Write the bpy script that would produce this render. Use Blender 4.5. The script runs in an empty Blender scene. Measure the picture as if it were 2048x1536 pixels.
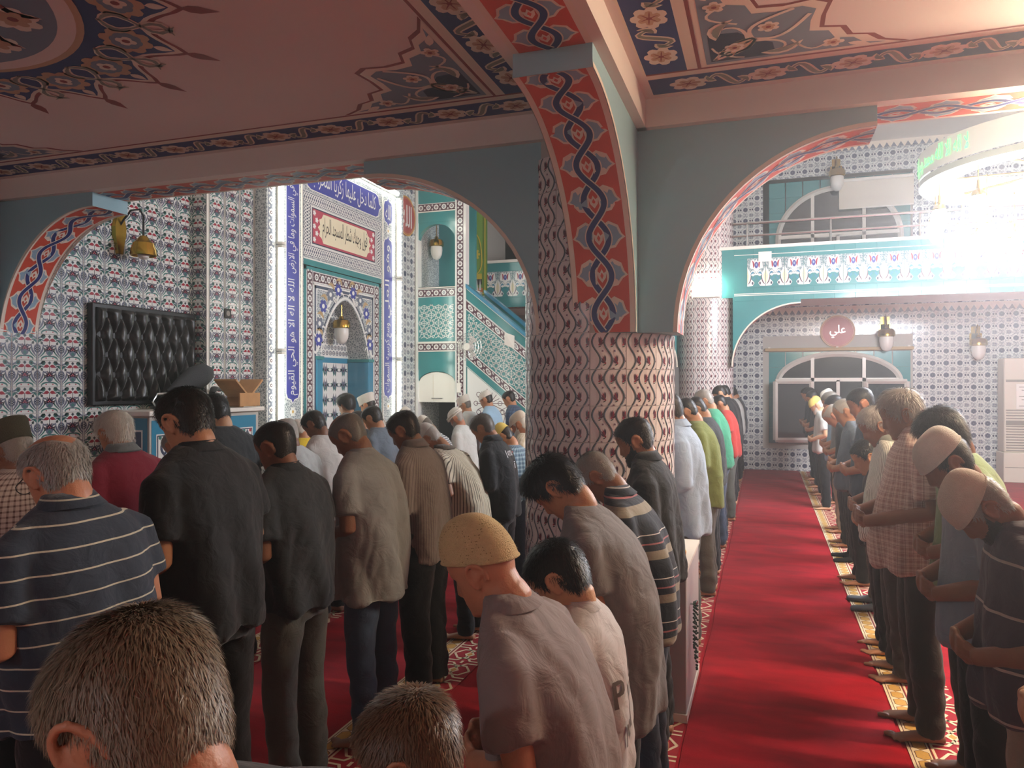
import bpy, math, random
import numpy as np
from mathutils import Vector, Matrix
R = math.radians
pi = math.pi
SC = bpy.context.scene
COL = SC.collection

# ------------------------------------------------------------------ camera
# +Y is the qibla (the way everybody faces), +X runs along the rows of people, Z is up.
CAM_H = 1.72
FPX = 1480.0                        # focal length in pixels of the 2048 px wide frame
AXIS = R(18.9)                      # the lens looks along the rows, turned 18.9 deg towards the qibla
cam = bpy.data.cameras.new('camera')
cam_o = bpy.data.objects.new('camera', cam)
COL.objects.link(cam_o)
cam.sensor_width = 36.0
cam.lens = FPX / 2048.0 * 36.0
cam.clip_start = 0.05
cam_o.location = (0, 0, CAM_H)
cam_o.rotation_euler = (R(90), 0, AXIS - pi / 2)
SC.camera = cam_o

# ------------------------------------------------------------------ world and exposure
world = bpy.data.worlds.new('night')
SC.world = world
world.use_nodes = True
world.node_tree.nodes['Background'].inputs[0].default_value = (0.010, 0.012, 0.018, 1)
world.node_tree.nodes['Background'].inputs[1].default_value = 1.0
SC.view_settings.view_transform = 'Standard'
SC.view_settings.look = 'None'
SC.view_settings.gamma = 1.0
SC.view_settings.use_curve_mapping = False
SC.view_settings.exposure = 0.90
# thin haze added to the hall air, stands in for lens glare
vs = world.node_tree.nodes.new('ShaderNodeVolumeScatter')
vs.inputs['Density'].default_value = 0.017
vs.inputs['Anisotropy'].default_value = 0.7
world.node_tree.links.new(vs.outputs[0], world.node_tree.nodes['World Output'].inputs['Volume'])
SC.cycles.max_bounces = 6
SC.cycles.adaptive_threshold = 0.03
SC.cycles.use_light_tree = False
SC.cycles.volume_bounces = 0
SC.cycles.diffuse_bounces = 5
SC.cycles.glossy_bounces = 2
SC.cycles.transmission_bounces = 4
SC.cycles.transparent_max_bounces = 6
SC.cycles.sample_clamp_indirect = 6.0
SC.cycles.caustics_reflective = False
SC.cycles.caustics_refractive = False

# strengths of the lamps, seen and added (used by their builders further down)
BULB = 88.0         # glass lamps of the chandelier
LED = 11.5           # light strips round the mihrab
ADDED_BATTEN = 265.0       # added tube light, out of view under the right beam
FILL_DOME = 105.0         # added fill lamp, out of view behind the viewer
TUBE = 15.0          # lit box on the far column


def dirof(px):
    r = (px - 1024.0) / FPX
    return r


def row_x(px, Y):
    """X at which the line of sight through column px crosses the row at Y."""
    r = dirof(px); c, s = math.cos(AXIS), math.sin(AXIS)
    # lat = s*X - c*Y ; t = c*X + s*Y ; lat = r*t
    return (c * Y + r * s * Y) / (s - r * c)


def depth(X, Y):
    return math.cos(AXIS) * X + math.sin(AXIS) * Y


def zof(py, X, Y):
    return CAM_H + (768.0 - py) / FPX * depth(X, Y)
# ------------------------------------------------------------------ helpers
def srgb(h):
    h = h.lstrip('#')
    out = []
    for i in (0, 2, 4):
        c = int(h[i:i + 2], 16) / 255.0
        out.append(c / 12.92 if c <= 0.04045 else ((c + 0.055) / 1.055) ** 2.4)
    return tuple(out)


MATS = {}


def mat(key, col='#808080', rough=0.6, metal=0.0, var=0.0, scale=6.0, bump=0.0, bscale=None, emit=0.0,
        spec=0.5, trans=0.0, sheen=0.0, detail=3.0):
    if key in MATS:
        return MATS[key]
    m = bpy.data.materials.new(key)
    m.use_nodes = True
    nt = m.node_tree
    b = nt.nodes['Principled BSDF']
    c = srgb(col) if isinstance(col, str) else col
    b.inputs['Base Color'].default_value = (*c, 1)
    b.inputs['Roughness'].default_value = rough
    b.inputs['Metallic'].default_value = metal
    b.inputs['Specular IOR Level'].default_value = spec
    if sheen:
        b.inputs['Sheen Weight'].default_value = sheen
    if trans:
        b.inputs['Transmission Weight'].default_value = trans
    if emit:
        b.inputs['Emission Color'].default_value = (*c, 1)
        b.inputs['Emission Strength'].default_value = emit
    if var or bump:
        tc = nt.nodes.new('ShaderNodeTexCoord')
        n = nt.nodes.new('ShaderNodeTexNoise')
        n.inputs['Scale'].default_value = scale
        n.inputs['Detail'].default_value = detail
        nt.links.new(tc.outputs['Object'], n.inputs['Vector'])
        if var:
            mx = nt.nodes.new('ShaderNodeMix'); mx.data_type = 'RGBA'
            mx.inputs[6].default_value = (*[x * (1 - var) for x in c], 1)
            mx.inputs[7].default_value = (*[min(1, x * (1 + var)) for x in c], 1)
            nt.links.new(n.outputs['Fac'], mx.inputs[0])
            nt.links.new(mx.outputs[2], b.inputs['Base Color'])
        if bump:
            n2 = nt.nodes.new('ShaderNodeTexNoise')
            n2.inputs['Scale'].default_value = bscale or scale * 4
            n2.inputs['Detail'].default_value = 2
            nt.links.new(tc.outputs['Object'], n2.inputs['Vector'])
            bp = nt.nodes.new('ShaderNodeBump')
            bp.inputs['Strength'].default_value = bump
            bp.inputs['Distance'].default_value = 0.01
            nt.links.new(n2.outputs['Fac'], bp.inputs['Height'])
            nt.links.new(bp.outputs['Normal'], b.inputs['Normal'])
    MATS[key] = m
    return m


def tag(o, label=None, cat=None, group=None, kind=None):
    if label: o['label'] = label
    if cat: o['category'] = cat
    if group: o['group'] = group
    if kind: o['kind'] = kind
    return o


def empty(name, loc=(0, 0, 0), rz=0.0, parent=None):
    o = bpy.data.objects.new(name, None)
    o.empty_display_size = 0.1
    o.location = loc
    o.rotation_euler = (0, 0, rz)
    COL.objects.link(o)
    if parent: o.parent = parent
    return o


def mesh_obj(name, me, parent=None, loc=(0, 0, 0)):
    o = bpy.data.objects.new(name, me)
    o.location = loc
    COL.objects.link(o)
    if parent: o.parent = parent
    return o


class MB:
    """collects shapes; build() links them as one mesh object"""

    def __init__(self):
        self.v = []; self.f = []; self.m = []; self.slots = []

    def slot(self, mt):
        if isinstance(mt, str): mt = MATS[mt]
        if mt not in self.slots: self.slots.append(mt)
        return self.slots.index(mt)

    def add(self, vs, fs, mt):
        k = len(self.v); s = self.slot(mt)
        self.v.extend([tuple(p) for p in vs])
        for f in fs:
            self.f.append(tuple(i + k for i in f)); self.m.append(s)

    def box(self, a, b, mt, bev=0.0):
        x0, y0, z0 = a; x1, y1, z1 = b
        if bev <= 0:
            vs = [(x0, y0, z0), (x1, y0, z0), (x1, y1, z0), (x0, y1, z0), (x0, y0, z1), (x1, y0, z1), (x1, y1, z1), (x0, y1, z1)]
            self.add(vs, [(3, 2, 1, 0), (4, 5, 6, 7), (0, 1, 5, 4), (1, 2, 6, 5), (2, 3, 7, 6), (3, 0, 4, 7)], mt)
            return
        e = bev
        vs = []
        for z, q in ((z0, e), (z0 + e, 0), (z1 - e, 0), (z1, e)):
            vs += [(x0 + q + e * (q == 0), y0 + q, z), (x1 - q - e * (q == 0), y0 + q, z), (x1 - q, y0 + q + e * (q == 0), z), (x1 - q, y1 - q - e * (q == 0), z),
                   (x1 - q - e * (q == 0), y1 - q, z), (x0 + q + e * (q == 0), y1 - q, z), (x0 + q, y1 - q - e * (q == 0), z), (x0 + q, y0 + q + e * (q == 0), z)]
        fs = [tuple(range(7, -1, -1)), tuple(range(24, 32))]
        for r in range(3):
            for i in range(8):
                j = (i + 1) % 8
                fs.append((r * 8 + i, r * 8 + j, r * 8 + 8 + j, r * 8 + 8 + i))
        self.add(vs, fs, mt)

    def rings(self, rings, mt, cap=True, closed=True):
        n = len(rings[0]); vs = [p for r in rings for p in r]; fs = []
        for k in range(len(rings) - 1):
            for i in range(n if closed else n - 1):
                j = (i + 1) % n
                fs.append((k * n + i, k * n + j, (k + 1) * n + j, (k + 1) * n + i))
        if cap:
            fs.append(tuple(range(n - 1, -1, -1))); fs.append(tuple(range((len(rings) - 1) * n, len(rings) * n)))
        self.add(vs, fs, mt)

    def tube(self, path, rad, mt, n=10, cap=True, flat=(1, 1), up=None):
        self.rings(tube_rings(path, rad, n, flat, up), mt, cap)

    def lathe(self, prof, mt, c=(0, 0, 0), n=24, cap=False, axis='Z'):
        rs = []
        for r, z in prof:
            ring = []
            for i in range(n):
                a = 2 * pi * i / n
                x, y = r * math.cos(a), r * math.sin(a)
                p = (x, y, z) if axis == 'Z' else ((z, x, y) if axis == 'X' else (y, z, x))
                ring.append((c[0] + p[0], c[1] + p[1], c[2] + p[2]))
            rs.append(ring)
        self.rings(rs, mt, cap)

    def mesh(self, name, smooth=False):
        me = bpy.data.meshes.new(name)
        me.from_pydata(self.v, [], self.f)
        for s in self.slots: me.materials.append(s)
        if len(self.slots) > 1: me.polygons.foreach_set('material_index', self.m)
        if smooth:
            me.polygons.foreach_set('use_smooth', [True] * len(self.f))
            if smooth != 'all':
                try: me.set_sharp_from_angle(angle=R(smooth if smooth is not True else 40))
                except Exception: pass
        me.update()
        return me

    def build(self, name, parent=None, loc=(0, 0, 0), smooth=False):
        return mesh_obj(name, self.mesh(name, smooth), parent, loc)


def tube_rings(path, rad, n=10, flat=(1, 1), up=None):
    P = [Vector(p) for p in path]
    if not hasattr(rad, '__len__'): rad = [rad] * len(P)
    rings = []
    T0 = (P[1] - P[0]).normalized()
    ref = Vector(up) if up else (Vector((0, 0, 1)) if abs(T0.z) < .9 else Vector((0, 1, 0)))
    U = (ref - T0 * ref.dot(T0)).normalized()
    for i, p in enumerate(P):
        T = (P[min(i + 1, len(P) - 1)] - P[max(i - 1, 0)]).normalized()
        U = (U - T * U.dot(T)).normalized()
        V = T.cross(U)
        r = rad[i]
        rings.append([tuple(p + U * (r * flat[0] * math.cos(2 * pi * k / n)) + V * (r * flat[1] * math.sin(2 * pi * k / n))) for k in range(n)])
    return rings


class Draw:
    """flat painted ornament: coloured polygons in (u, v) with thin layers, mapped onto a surface"""

    def __init__(self):
        self.it = []       # (pts, faces, colour, layer)

    def poly(self, pts, col, h=1):
        n = len(pts); c = (sum(p[0] for p in pts) / n, sum(p[1] for p in pts) / n)
        self.it.append(([c] + list(pts), [(0, i + 1, (i + 1) % n + 1) for i in range(n)], col, h))

    def quad(self, pts, col, h=1):
        self.it.append((list(pts), [(0, 1, 2, 3)], col, h))

    def rect(self, x0, y0, x1, y1, col, h=1, nx=1, ny=1):
        pts = []; fs = []
        for j in range(ny + 1):
            for i in range(nx + 1):
                pts.append((x0 + (x1 - x0) * i / nx, y0 + (y1 - y0) * j / ny))
        for j in range(ny):
            for i in range(nx):
                a = j * (nx + 1) + i
                fs.append((a, a + 1, a + nx + 2, a + nx + 1))
        self.it.append((pts, fs, col, h))

    def strip(self, L, Rr, col, h=1):
        n = len(L); pts = []
        for a, b in zip(L, Rr): pts += [a, b]
        self.it.append((pts, [(2 * i, 2 * i + 1, 2 * i + 3, 2 * i + 2) for i in range(n - 1)], col, h))

    def stroke(self, pts, w, col, h=1, closed=False):
        n = len(pts); L = []; Q = []
        for i in range(n):
            if closed: a, b = pts[(i - 1) % n], pts[(i + 1) % n]
            else: a, b = pts[max(i - 1, 0)], pts[min(i + 1, n - 1)]
            dx, dy = b[0] - a[0], b[1] - a[1]
            l = math.hypot(dx, dy) or 1e-9
            ww = (w[i] if hasattr(w, '__len__') else w) / 2
            L.append((pts[i][0] - dy / l * ww, pts[i][1] + dx / l * ww))
            Q.append((pts[i][0] + dy / l * ww, pts[i][1] - dx / l * ww))
        if closed: L.append(L[0]); Q.append(Q[0])
        self.strip(L, Q, col, h)

    def leaf(self, a, b, w, col, h=1, bend=0.0, n=6, shape=0.8, tip=0.0):
        dx, dy = b[0] - a[0], b[1] - a[1]
        l = math.hypot(dx, dy)
        P = []; W = []
        for i in range(n + 1):
            t = i / n
            k = bend * l * math.sin(pi * t)
            P.append((a[0] + dx * t - dy / l * k, a[1] + dy * t + dx / l * k))
            W.append(max(w * math.sin(pi * t ** shape), w * .04 + tip * w * t))
        self.stroke(P, W, col, h)

    def disk(self, c, r, col, h=1, n=14, sy=1.0):
        self.poly([(c[0] + r * math.cos(2 * pi * i / n), c[1] + sy * r * math.sin(2 * pi * i / n)) for i in range(n)], col, h)

    def ring(self, c, r, w, col, h=1, n=20, sy=1.0):
        self.stroke([(c[0] + r * math.cos(2 * pi * i / n), c[1] + sy * r * math.sin(2 * pi * i / n)) for i in range(n)], w, col, h, closed=True)

    def flower(self, c, r, n, col, h=1, rot=0.0, k=.25, sx=1.0, seg=4):
        pts = []
        for i in range(n * seg):
            a = 2 * pi * i / (n * seg)
            rr = r * (1 - k + k * abs(math.cos(n * a / 2)) ** .6)
            pts.append((c[0] + sx * rr * math.cos(a + rot), c[1] + rr * math.sin(a + rot)))
        self.poly(pts, col, h)

    def put(self, other, fn):
        for pts, fs, col, h in other.it:
            self.it.append(([fn(*p) for p in pts], fs, col, h))

    def mesh_into(self, mb, fn, step=0.0005):
        """fn(u, v, h) -> xyz"""
        for pts, fs, col, h in self.it:
            mb.add([fn(p[0], p[1], h * step) for p in pts], fs, col)

    def build(self, name, fn, parent=None, loc=(0, 0, 0), step=0.0005):
        mb = MB(); self.mesh_into(mb, fn, step)
        return mb.build(name, parent, loc)


def plane_map(o, U, V):
    o = Vector(o); U = Vector(U).normalized(); V = Vector(V).normalized(); N = U.cross(V)
    return lambda u, v, h: tuple(o + U * u + V * v + N * h)


# Arabic letters joined by hand (isolated, final, initial, medial forms)
_AR = {'ا': 'FE8D FE8E', 'ب': 'FE8F FE90 FE91 FE92', 'ت': 'FE95 FE96 FE97 FE98', 'ج': 'FE9D FE9E FE9F FEA0',
       'ح': 'FEA1 FEA2 FEA3 FEA4', 'خ': 'FEA5 FEA6 FEA7 FEA8', 'د': 'FEA9 FEAA', 'ر': 'FEAD FEAE', 'ز': 'FEAF FEB0', 'س': 'FEB1 FEB2 FEB3 FEB4',
       'ش': 'FEB5 FEB6 FEB7 FEB8', 'ص': 'FEB9 FEBA FEBB FEBC', 'ض': 'FEBD FEBE FEBF FEC0', 'ط': 'FEC1 FEC2 FEC3 FEC4', 'ع': 'FEC9 FECA FECB FECC',
       'ف': 'FED1 FED2 FED3 FED4', 'ق': 'FED5 FED6 FED7 FED8', 'ك': 'FED9 FEDA FEDB FEDC', 'ل': 'FEDD FEDE FEDF FEE0',
       'م': 'FEE1 FEE2 FEE3 FEE4', 'ن': 'FEE5 FEE6 FEE7 FEE8', 'ه': 'FEE9 FEEA FEEB FEEC', 'و': 'FEED FEEE',
       'ي': 'FEF1 FEF2 FEF3 FEF4', 'ى': 'FEEF FEF0', 'ة': 'FE93 FE94'}


def arabic(s):
    out = []
    for w in s.split(' '):
        g = []
        for i, ch in enumerate(w):
            f = _AR[ch].split()
            prev = i > 0 and len(_AR[w[i - 1]].split()) == 4
            nxt = i < len(w) - 1 and len(f) == 4
            k = (3 if nxt else 1) if prev else (2 if nxt else 0)
            g.append(chr(int(f[k], 16)))
        t = ''.join(reversed(g)).replace('\uFE8E\uFEDF', '\uFEFB').replace('\uFE8E\uFEE0', '\uFEFC')
        out.append(t)
    return ' '.join(reversed(out))


def text_draw(body, width, height, col, fn, name, parent=None, h=0.0008, rot=False, bold=0.0):
    """lettering laid flat on a surface: fn(u, v, h) with u, v measured from the centre of the text"""
    cu = bpy.data.curves.new(name, 'FONT')
    cu.body = body
    cu.offset = bold
    cu.resolution_u = 3
    o = bpy.data.objects.new(name, cu)
    COL.objects.link(o)
    dg = bpy.context.evaluated_depsgraph_get()
    me = bpy.data.meshes.new_from_object(o.evaluated_get(dg))
    bpy.data.objects.remove(o)
    n = len(me.vertices)
    co = np.empty(n * 3); me.vertices.foreach_get('co', co); co = co.reshape(-1, 3)
    mn = co.min(0); mx = co.max(0); c = (mn + mx) / 2
    k = np.array([width / (mx[0] - mn[0]), height / (mx[1] - mn[1])])
    q = (co[:, :2] - c[:2]) * k
    if rot: q = np.stack([-q[:, 1], q[:, 0]], 1)
    me.vertices.foreach_set('co', np.array([fn(a, b, h) for a, b in q]).ravel())
    me.materials.clear(); me.materials.append(MATS[col] if isinstance(col, str) else col)
    me.update()
    return mesh_obj(name, me, parent)
# ------------------------------------------------------------------ materials
mat('paint_blue', '#98bfc8', .62, var=.05, scale=1.5)
mat('cream', '#eae0d6', .7, var=.05, scale=1.2)
mat('wall_white', '#f1efeb', .7, var=.03, scale=1.2)
mat('ceil', '#e8ddd6', .75, var=.08, scale=.9, detail=6)
mat('arch_red', '#d0523c', .6, var=.06, scale=8)
mat('line_cream', '#eadfce', .6)
mat('navy', '#2b3675', .55)
mat('navy_dark', '#232a4a', .55)
mat('pale_blue', '#8fb0c4', .6)
mat('grey_blue', '#7b8ea0', .65)
mat('tan', '#c9a988', .65)
mat('brownred', '#8c3a34', .6)
mat('leaf_grey', '#8b8f82', .65)
mat('white_tile', '#e9ebe6', .16)
mat('tile_teal', '#3a888a', .16, var=.08, scale=4)
mat('tile_blue', '#3a86a6', .16)
mat('ink_teal', '#3f7a74', .2)
mat('ink_red', '#a3283c', .2)
mat('ink_navy', '#2d3550', .2)
mat('ink_grey', '#6d7486', .2)
mat('ink_green', '#2f4038', .2)
mat('ink_plum', '#54303f', .2)
mat('ink_rose', '#b8455a', .2)
mat('tile_pink', '#e6dcd8', .16)
mat('grout', '#b9b6ae', .8)
mat('slate', '#3f4a63', .25)
mat('mihrab_grey', '#a9b2b6', .22)
mat('royal', '#3a3f9a', .25)
mat('cream_tile', '#e9e2c2', .25)
mat('sign_red', '#a53b3a', .4)
mat('gold', '#c9a24a', .35)
mat('white_paint', '#e8e6dc', .4)
mat('upvc', '#e6e2d8', .3)
mat('glass_dark', '#11151a', .05, spec=.8)
mat('brass', '#b08d3c', .22, metal=1.0)
mat('frosted', '#e6e4dc', .35)
mat('steel', '#c9ccca', .2, metal=1.0)
mat('black_plastic', '#121214', .35)
mat('black_leather', '#1b1b1d', .32, bump=.08, bscale=160)
mat('bag_cloth', '#1d2024', .7, bump=.2, bscale=120)
mat('wood_oak', '#b98a55', .5, var=.2, scale=14)
mat('dark_hollow', '#23262a', .8)
mat('curtain_wood', '#b49a6e', .6)
mat('paper', '#eeece4', .8)
mat('ink_black', '#26221e', .6)
mat('yellow_plastic', '#d9b81e', .4)
mat('ac_white', '#ddd6c6', .4)
mat('ac_dark', '#8f8a80', .5)
mat('banner_green', '#6f9a3c', .7)
mat('banner_gold', '#d8c23e', .5)
mat('banner_orange', '#cf7a3c', .6)
mat('orange_plastic', '#e08a2a', .4)
mat('box_grey', '#b6b8ba', .35)
mat('bead_green', '#27402f', .25)
mat('carpet_gold', '#c79a4e', .95, var=.15, scale=90)
mat('carpet_cream', '#e4d2b0', .95, var=.12, scale=90)
mat('carpet_red', '#9c1626', .95, var=.2, scale=60)
mat('carpet_line', '#5a2a20', .95)
mat('bulb', '#f3f6ff', .3, emit=BULB)
mat('led', '#fbfff2', .3, emit=LED)
mat('added_batten', '#ffe6c4', .3, emit=ADDED_BATTEN)
mat('tube_lit', '#fff6e2', .3, emit=TUBE)
mat('green_led', '#3cff64', .4, emit=1.6)
MATS['green_led'].cycles.emission_sampling = 'NONE'
mat('ring_white', '#98a394', .4)
mat('fill_dome_lit', '#eef4ff', .4, emit=FILL_DOME)
mat('hood', '#c9cdc6', .5)


def scroll_pattern(key, c1, c2, scale):
    """fine all-over scrollwork of the small border tiles"""
    nt = MATS[key].node_tree; b = nt.nodes['Principled BSDF']
    tc = nt.nodes.new('ShaderNodeTexCoord')
    v = nt.nodes.new('ShaderNodeTexVoronoi'); v.feature = 'DISTANCE_TO_EDGE'; v.inputs['Scale'].default_value = scale
    nt.links.new(tc.outputs['Object'], v.inputs['Vector'])
    cr = nt.nodes.new('ShaderNodeValToRGB')
    cr.color_ramp.elements[0].position = .10; cr.color_ramp.elements[0].color = (*srgb(c2), 1)
    cr.color_ramp.elements[1].position = .16; cr.color_ramp.elements[1].color = (*srgb(c1), 1)
    nt.links.new(v.outputs['Distance'], cr.inputs[0]); nt.links.new(cr.outputs[0], b.inputs['Base Color'])


scroll_pattern('mihrab_grey', '#79858c', '#c9cfcf', 34)


def carpet_mat(key, col):
    m = mat(key, col, .95, sheen=.08, spec=.1)
    nt = m.node_tree; b = nt.nodes['Principled BSDF']
    tc = nt.nodes.new('ShaderNodeTexCoord')
    mp = nt.nodes.new('ShaderNodeMapping'); mp.inputs['Scale'].default_value = (1.0, .35, 1)
    nt.links.new(tc.outputs['Object'], mp.inputs[0])
    n = nt.nodes.new('ShaderNodeTexNoise'); n.inputs['Scale'].default_value = 7; n.inputs['Detail'].default_value = 6; n.inputs['Distortion'].default_value = .6
    nt.links.new(mp.outputs[0], n.inputs['Vector'])
    cr = nt.nodes.new('ShaderNodeValToRGB')
    c = srgb(col)
    cr.color_ramp.elements[0].position = .3; cr.color_ramp.elements[0].color = (*[x * .72 for x in c], 1)
    cr.color_ramp.elements[1].position = .7; cr.color_ramp.elements[1].color = (*[min(1, x * 1.25) for x in c], 1)
    nt.links.new(n.outputs['Fac'], cr.inputs[0]); nt.links.new(cr.outputs[0], b.inputs['Base Color'])
    n2 = nt.nodes.new('ShaderNodeTexNoise'); n2.inputs['Scale'].default_value = 260; n2.inputs['Detail'].default_value = 2
    nt.links.new(tc.outputs['Object'], n2.inputs['Vector'])
    bp = nt.nodes.new('ShaderNodeBump'); bp.inputs['Strength'].default_value = .5; bp.inputs['Distance'].default_value = .006
    nt.links.new(n2.outputs['Fac'], bp.inputs['Height']); nt.links.new(bp.outputs['Normal'], b.inputs['Normal'])
    return m


carpet_mat('carpet', '#a0061d')
# ------------------------------------------------------------------ the building
def onY(px, py, Y):
    X = row_x(px, Y); return X, zof(py, X, Y)


def onX(px, py, X):
    r = dirof(px); c, s = math.cos(AXIS), math.sin(AXIS)
    Y = (s * X - r * c * X) / (c + r * s)
    return Y, zof(py, X, Y)


YQ = 5.5                    # qibla wall
BX0, BX1 = 4.05, 4.36       # arched beam across, towards the qibla
DY0, DY1 = .66, 1.0         # arched beam along the rows
ZS, ZA, ZF, ZC = 2.0, 3.0, 3.1, 3.25
XF = 15.6                   # far wall
GX0, GX1 = 12.55, 12.86     # beam below the gallery
ZH = 7.0
CX, CY, CR = 4.4, .95, .4456
C2X = 12.9


def struct(name, mb, label=None, smooth=False):
    o = mb.build(name, smooth=smooth)
    o['kind'] = 'structure'
    if label: o['label'] = label
    return o


# floor
mb = MB(); mb.box((-4, -9, -.2), (XF + .3, YQ + .3, 0), MATS['carpet'])
floor = struct('floor', mb, 'deep red carpeted floor of the prayer hall')
# outer walls
mb = MB(); mb.box((-4, YQ, 0), (XF + .3, YQ + .3, ZH), MATS['grout'])
wall_q = struct('wall_qibla', mb, 'qibla wall clad in white tiles with teal, navy and red flowers')
mb = MB(); mb.box((XF, -9, 0), (XF + .3, YQ, ZH), MATS['grout'])
wall_far = struct('wall_far', mb, 'far wall clad in small grey and navy patterned tiles')
mb = MB(); mb.box((-4, -9.3, 0), (XF + .3, -9, ZH), MATS['wall_white'])
struct('wall_right', mb, 'plain white side wall')
mb = MB(); mb.box((-4.3, -9.3, 0), (-4, YQ + .3, ZH), MATS['wall_white'])
struct('wall_back', mb, 'plain white back wall')
mb = MB(); mb.box((-4.3, -9.3, ZH), (XF + .3, YQ + .3, ZH + .2), MATS['cream'])
struct('ceiling', mb, 'high cream ceiling over the main hall')
mb = MB()
mb.box((-4, -9, ZC), (BX0 + .1, YQ, ZC + .25), MATS['ceil'])
ceil_low = struct('ceiling', mb, 'low pinkish cream ceiling with painted flower borders')
mb = MB()
mb.box((GX1 - .2, -9, ZC), (XF, YQ, ZC + .3), MATS['ceil'])
struct('ceiling', mb, 'plain ceiling below the gallery')
mb = MB(); mb.box((GX1 - .3, -9, 6.35), (XF, YQ, 6.6), MATS['cream'])
struct('ceiling', mb, 'cream ceiling above the upper gallery')
# solid wall of the upper storey over the near beam
mb = MB(); mb.box((BX0 + .03, -9, ZC + .25), (BX1, YQ, ZH), MATS['cream'])
struct('wall_upper', mb, 'cream upper wall over the near arches')


def half(s0, s1, n=18):
    """quarter ellipse from the springing (s0, ZS) to the crown (s1, ZA)"""
    return [(s1 - (s1 - s0) * math.cos(t), ZS + (ZA - ZS) * math.sin(t)) for t in [pi / 2 * i / n for i in range(n + 1)]]


def knot_band(W, length, red='arch_red', phase=0.0):
    """red band with two interlaced blue ribbons, pale leaves and tulips; u across, v along"""
    D = Draw(); c = W / 2; e = .028
    n = max(2, int(length / .04))
    D.rect(0, 0, W, length, 'line_cream', 1, 1, n)
    D.rect(e, 0, W - e, length, red, 2, 1, n)
    P = .205; A = W * .155
    k0 = int(length / P) + 1
    for k in range(k0):
        v0 = k * P + phase
        if v0 + P > length + .10: break
        # pale leaves left and right of each eye with cream rims
        for s in (-1, 1):
            for (grow, col, h) in ((1.0, 'line_cream', 3), (.80, 'pale_blue', 4)):
                pts = []
                for (du, dv) in ((.03, -.065), (.085, -.055), (.112, -.018), (.140, .000), (.122, .022), (.108, .066), (.060, .092), (.02, .065)):
                    cc = (.065, .012)
                    pts.append((c + s * (cc[0] + (du - cc[0]) * grow) * W / .34, v0 + P * .5 + cc[1] + (dv - cc[1]) * grow))
                D.poly(pts, col, h)
    m = int(length / .0128)
    for s in (-1, 1):
        pts = [(c + s * A * math.sin(pi * (i / m * length - phase) / P), i / m * length) for i in range(m + 1)]
        D.stroke(pts, .042, 'line_cream', 5 if s < 0 else 7)
        D.stroke(pts, .029, 'navy', 6 if s < 0 else 8)
    for k in range(k0):
        v0 = k * P + phase + P * .5
        if v0 > length - .06: break
        D.poly([(c, v0 - .038), (c + .020, v0 - .012), (c + .026, v0 + .026), (c + .011, v0 + .014), (c, v0 + .036), (c - .011, v0 + .014), (c - .026, v0 + .026), (c - .020, v0 - .012)], 'line_cream', 9)
        D.poly([(c, v0 - .018), (c + .009, v0), (c, v0 + .018), (c - .009, v0)], red, 10)
    return D


def curve_map(pts, fn3, W):
    """pts: polyline (s, z); fn3(s, z, u) -> xyz, h pushes along the downward normal"""
    L = [0]
    for a, b in zip(pts, pts[1:]): L.append(L[-1] + math.dist(a, b))
    S = [p[0] for p in pts]; Z = [p[1] for p in pts]

    def f(u, v, h):
        s = float(np.interp(v, L, S)); z = float(np.interp(v, L, Z))
        i = min(max(int(np.searchsorted(L, v)) - 1, 0), len(pts) - 2)
        ds, dz = pts[i + 1][0] - pts[i][0], pts[i + 1][1] - pts[i][1]
        l = math.hypot(ds, dz) or 1
        ns, nz = dz / l, -ds / l
        if nz > 0: ns, nz = -ns, -nz
        if abs(nz) < .02: ns, nz = (abs(ns) if f.sgn > 0 else -abs(ns)), 0
        return fn3(s + ns * h, z + nz * h, u)
    f.sgn = 1 if pts[-1][0] > pts[0][0] else -1
    return f, L[-1]


def arch_run(name, segs, fn3, W, mt, top, parent=None, label=None, edge=True):
    """a beam with arched haunches. segs: list of polylines (s,z) joined in order; fn3(s,z,u)"""
    mb = MB()
    line = [p for sg in segs for p in sg]
    n = len(line)
    vs = []
    for s, z in line: vs += [fn3(s, z, 0), fn3(s, z, W), fn3(s, top, 0), fn3(s, top, W)]
    fs = []
    for i in range(n - 1):
        a, b = 4 * i, 4 * i + 4
        fs.append((a, b, b + 1, a + 1))
        if abs(line[i][0] - line[i + 1][0]) > 1e-5:
            fs.append((a, a + 2, b + 2, b)); fs.append((a + 1, b + 1, b + 3, a + 3)); fs.append((a + 2, a + 3, b + 3, b + 2))
    mb.add(vs, fs, mt)
    o = struct(name, mb, label)
    # painted bands on the soffits, cream edges along the arches
    for sg in segs:
        if math.dist(sg[0], sg[-1]) < .3: continue
        f, L = curve_map(sg, fn3, W)
        knot_band(W, L).build('painted_band', f, o)
        if edge and len(sg) > 3:
            for u0, sgn in ((0, -1), (W, 1)):
                E = MB(); pts = []
                cen = (sg[-1][0], sg[0][1])
                for s, z in sg:
                    d = (s - cen[0], z - cen[1]); l = math.hypot(*d) or 1
                    pts.append(((s, z), (s + d[0] / l * .022, z + d[1] / l * .022)))
                vv = []
                for a, b in pts: vv += [fn3(a[0], a[1], u0 + sgn * .003), fn3(b[0], b[1], u0 + sgn * .003)]
                E.add(vv, [(2 * i, 2 * i + 1, 2 * i + 3, 2 * i + 2) for i in range(len(pts) - 1)], MATS['line_cream'])
                E.build('arch_edge', o)
    return o


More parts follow.
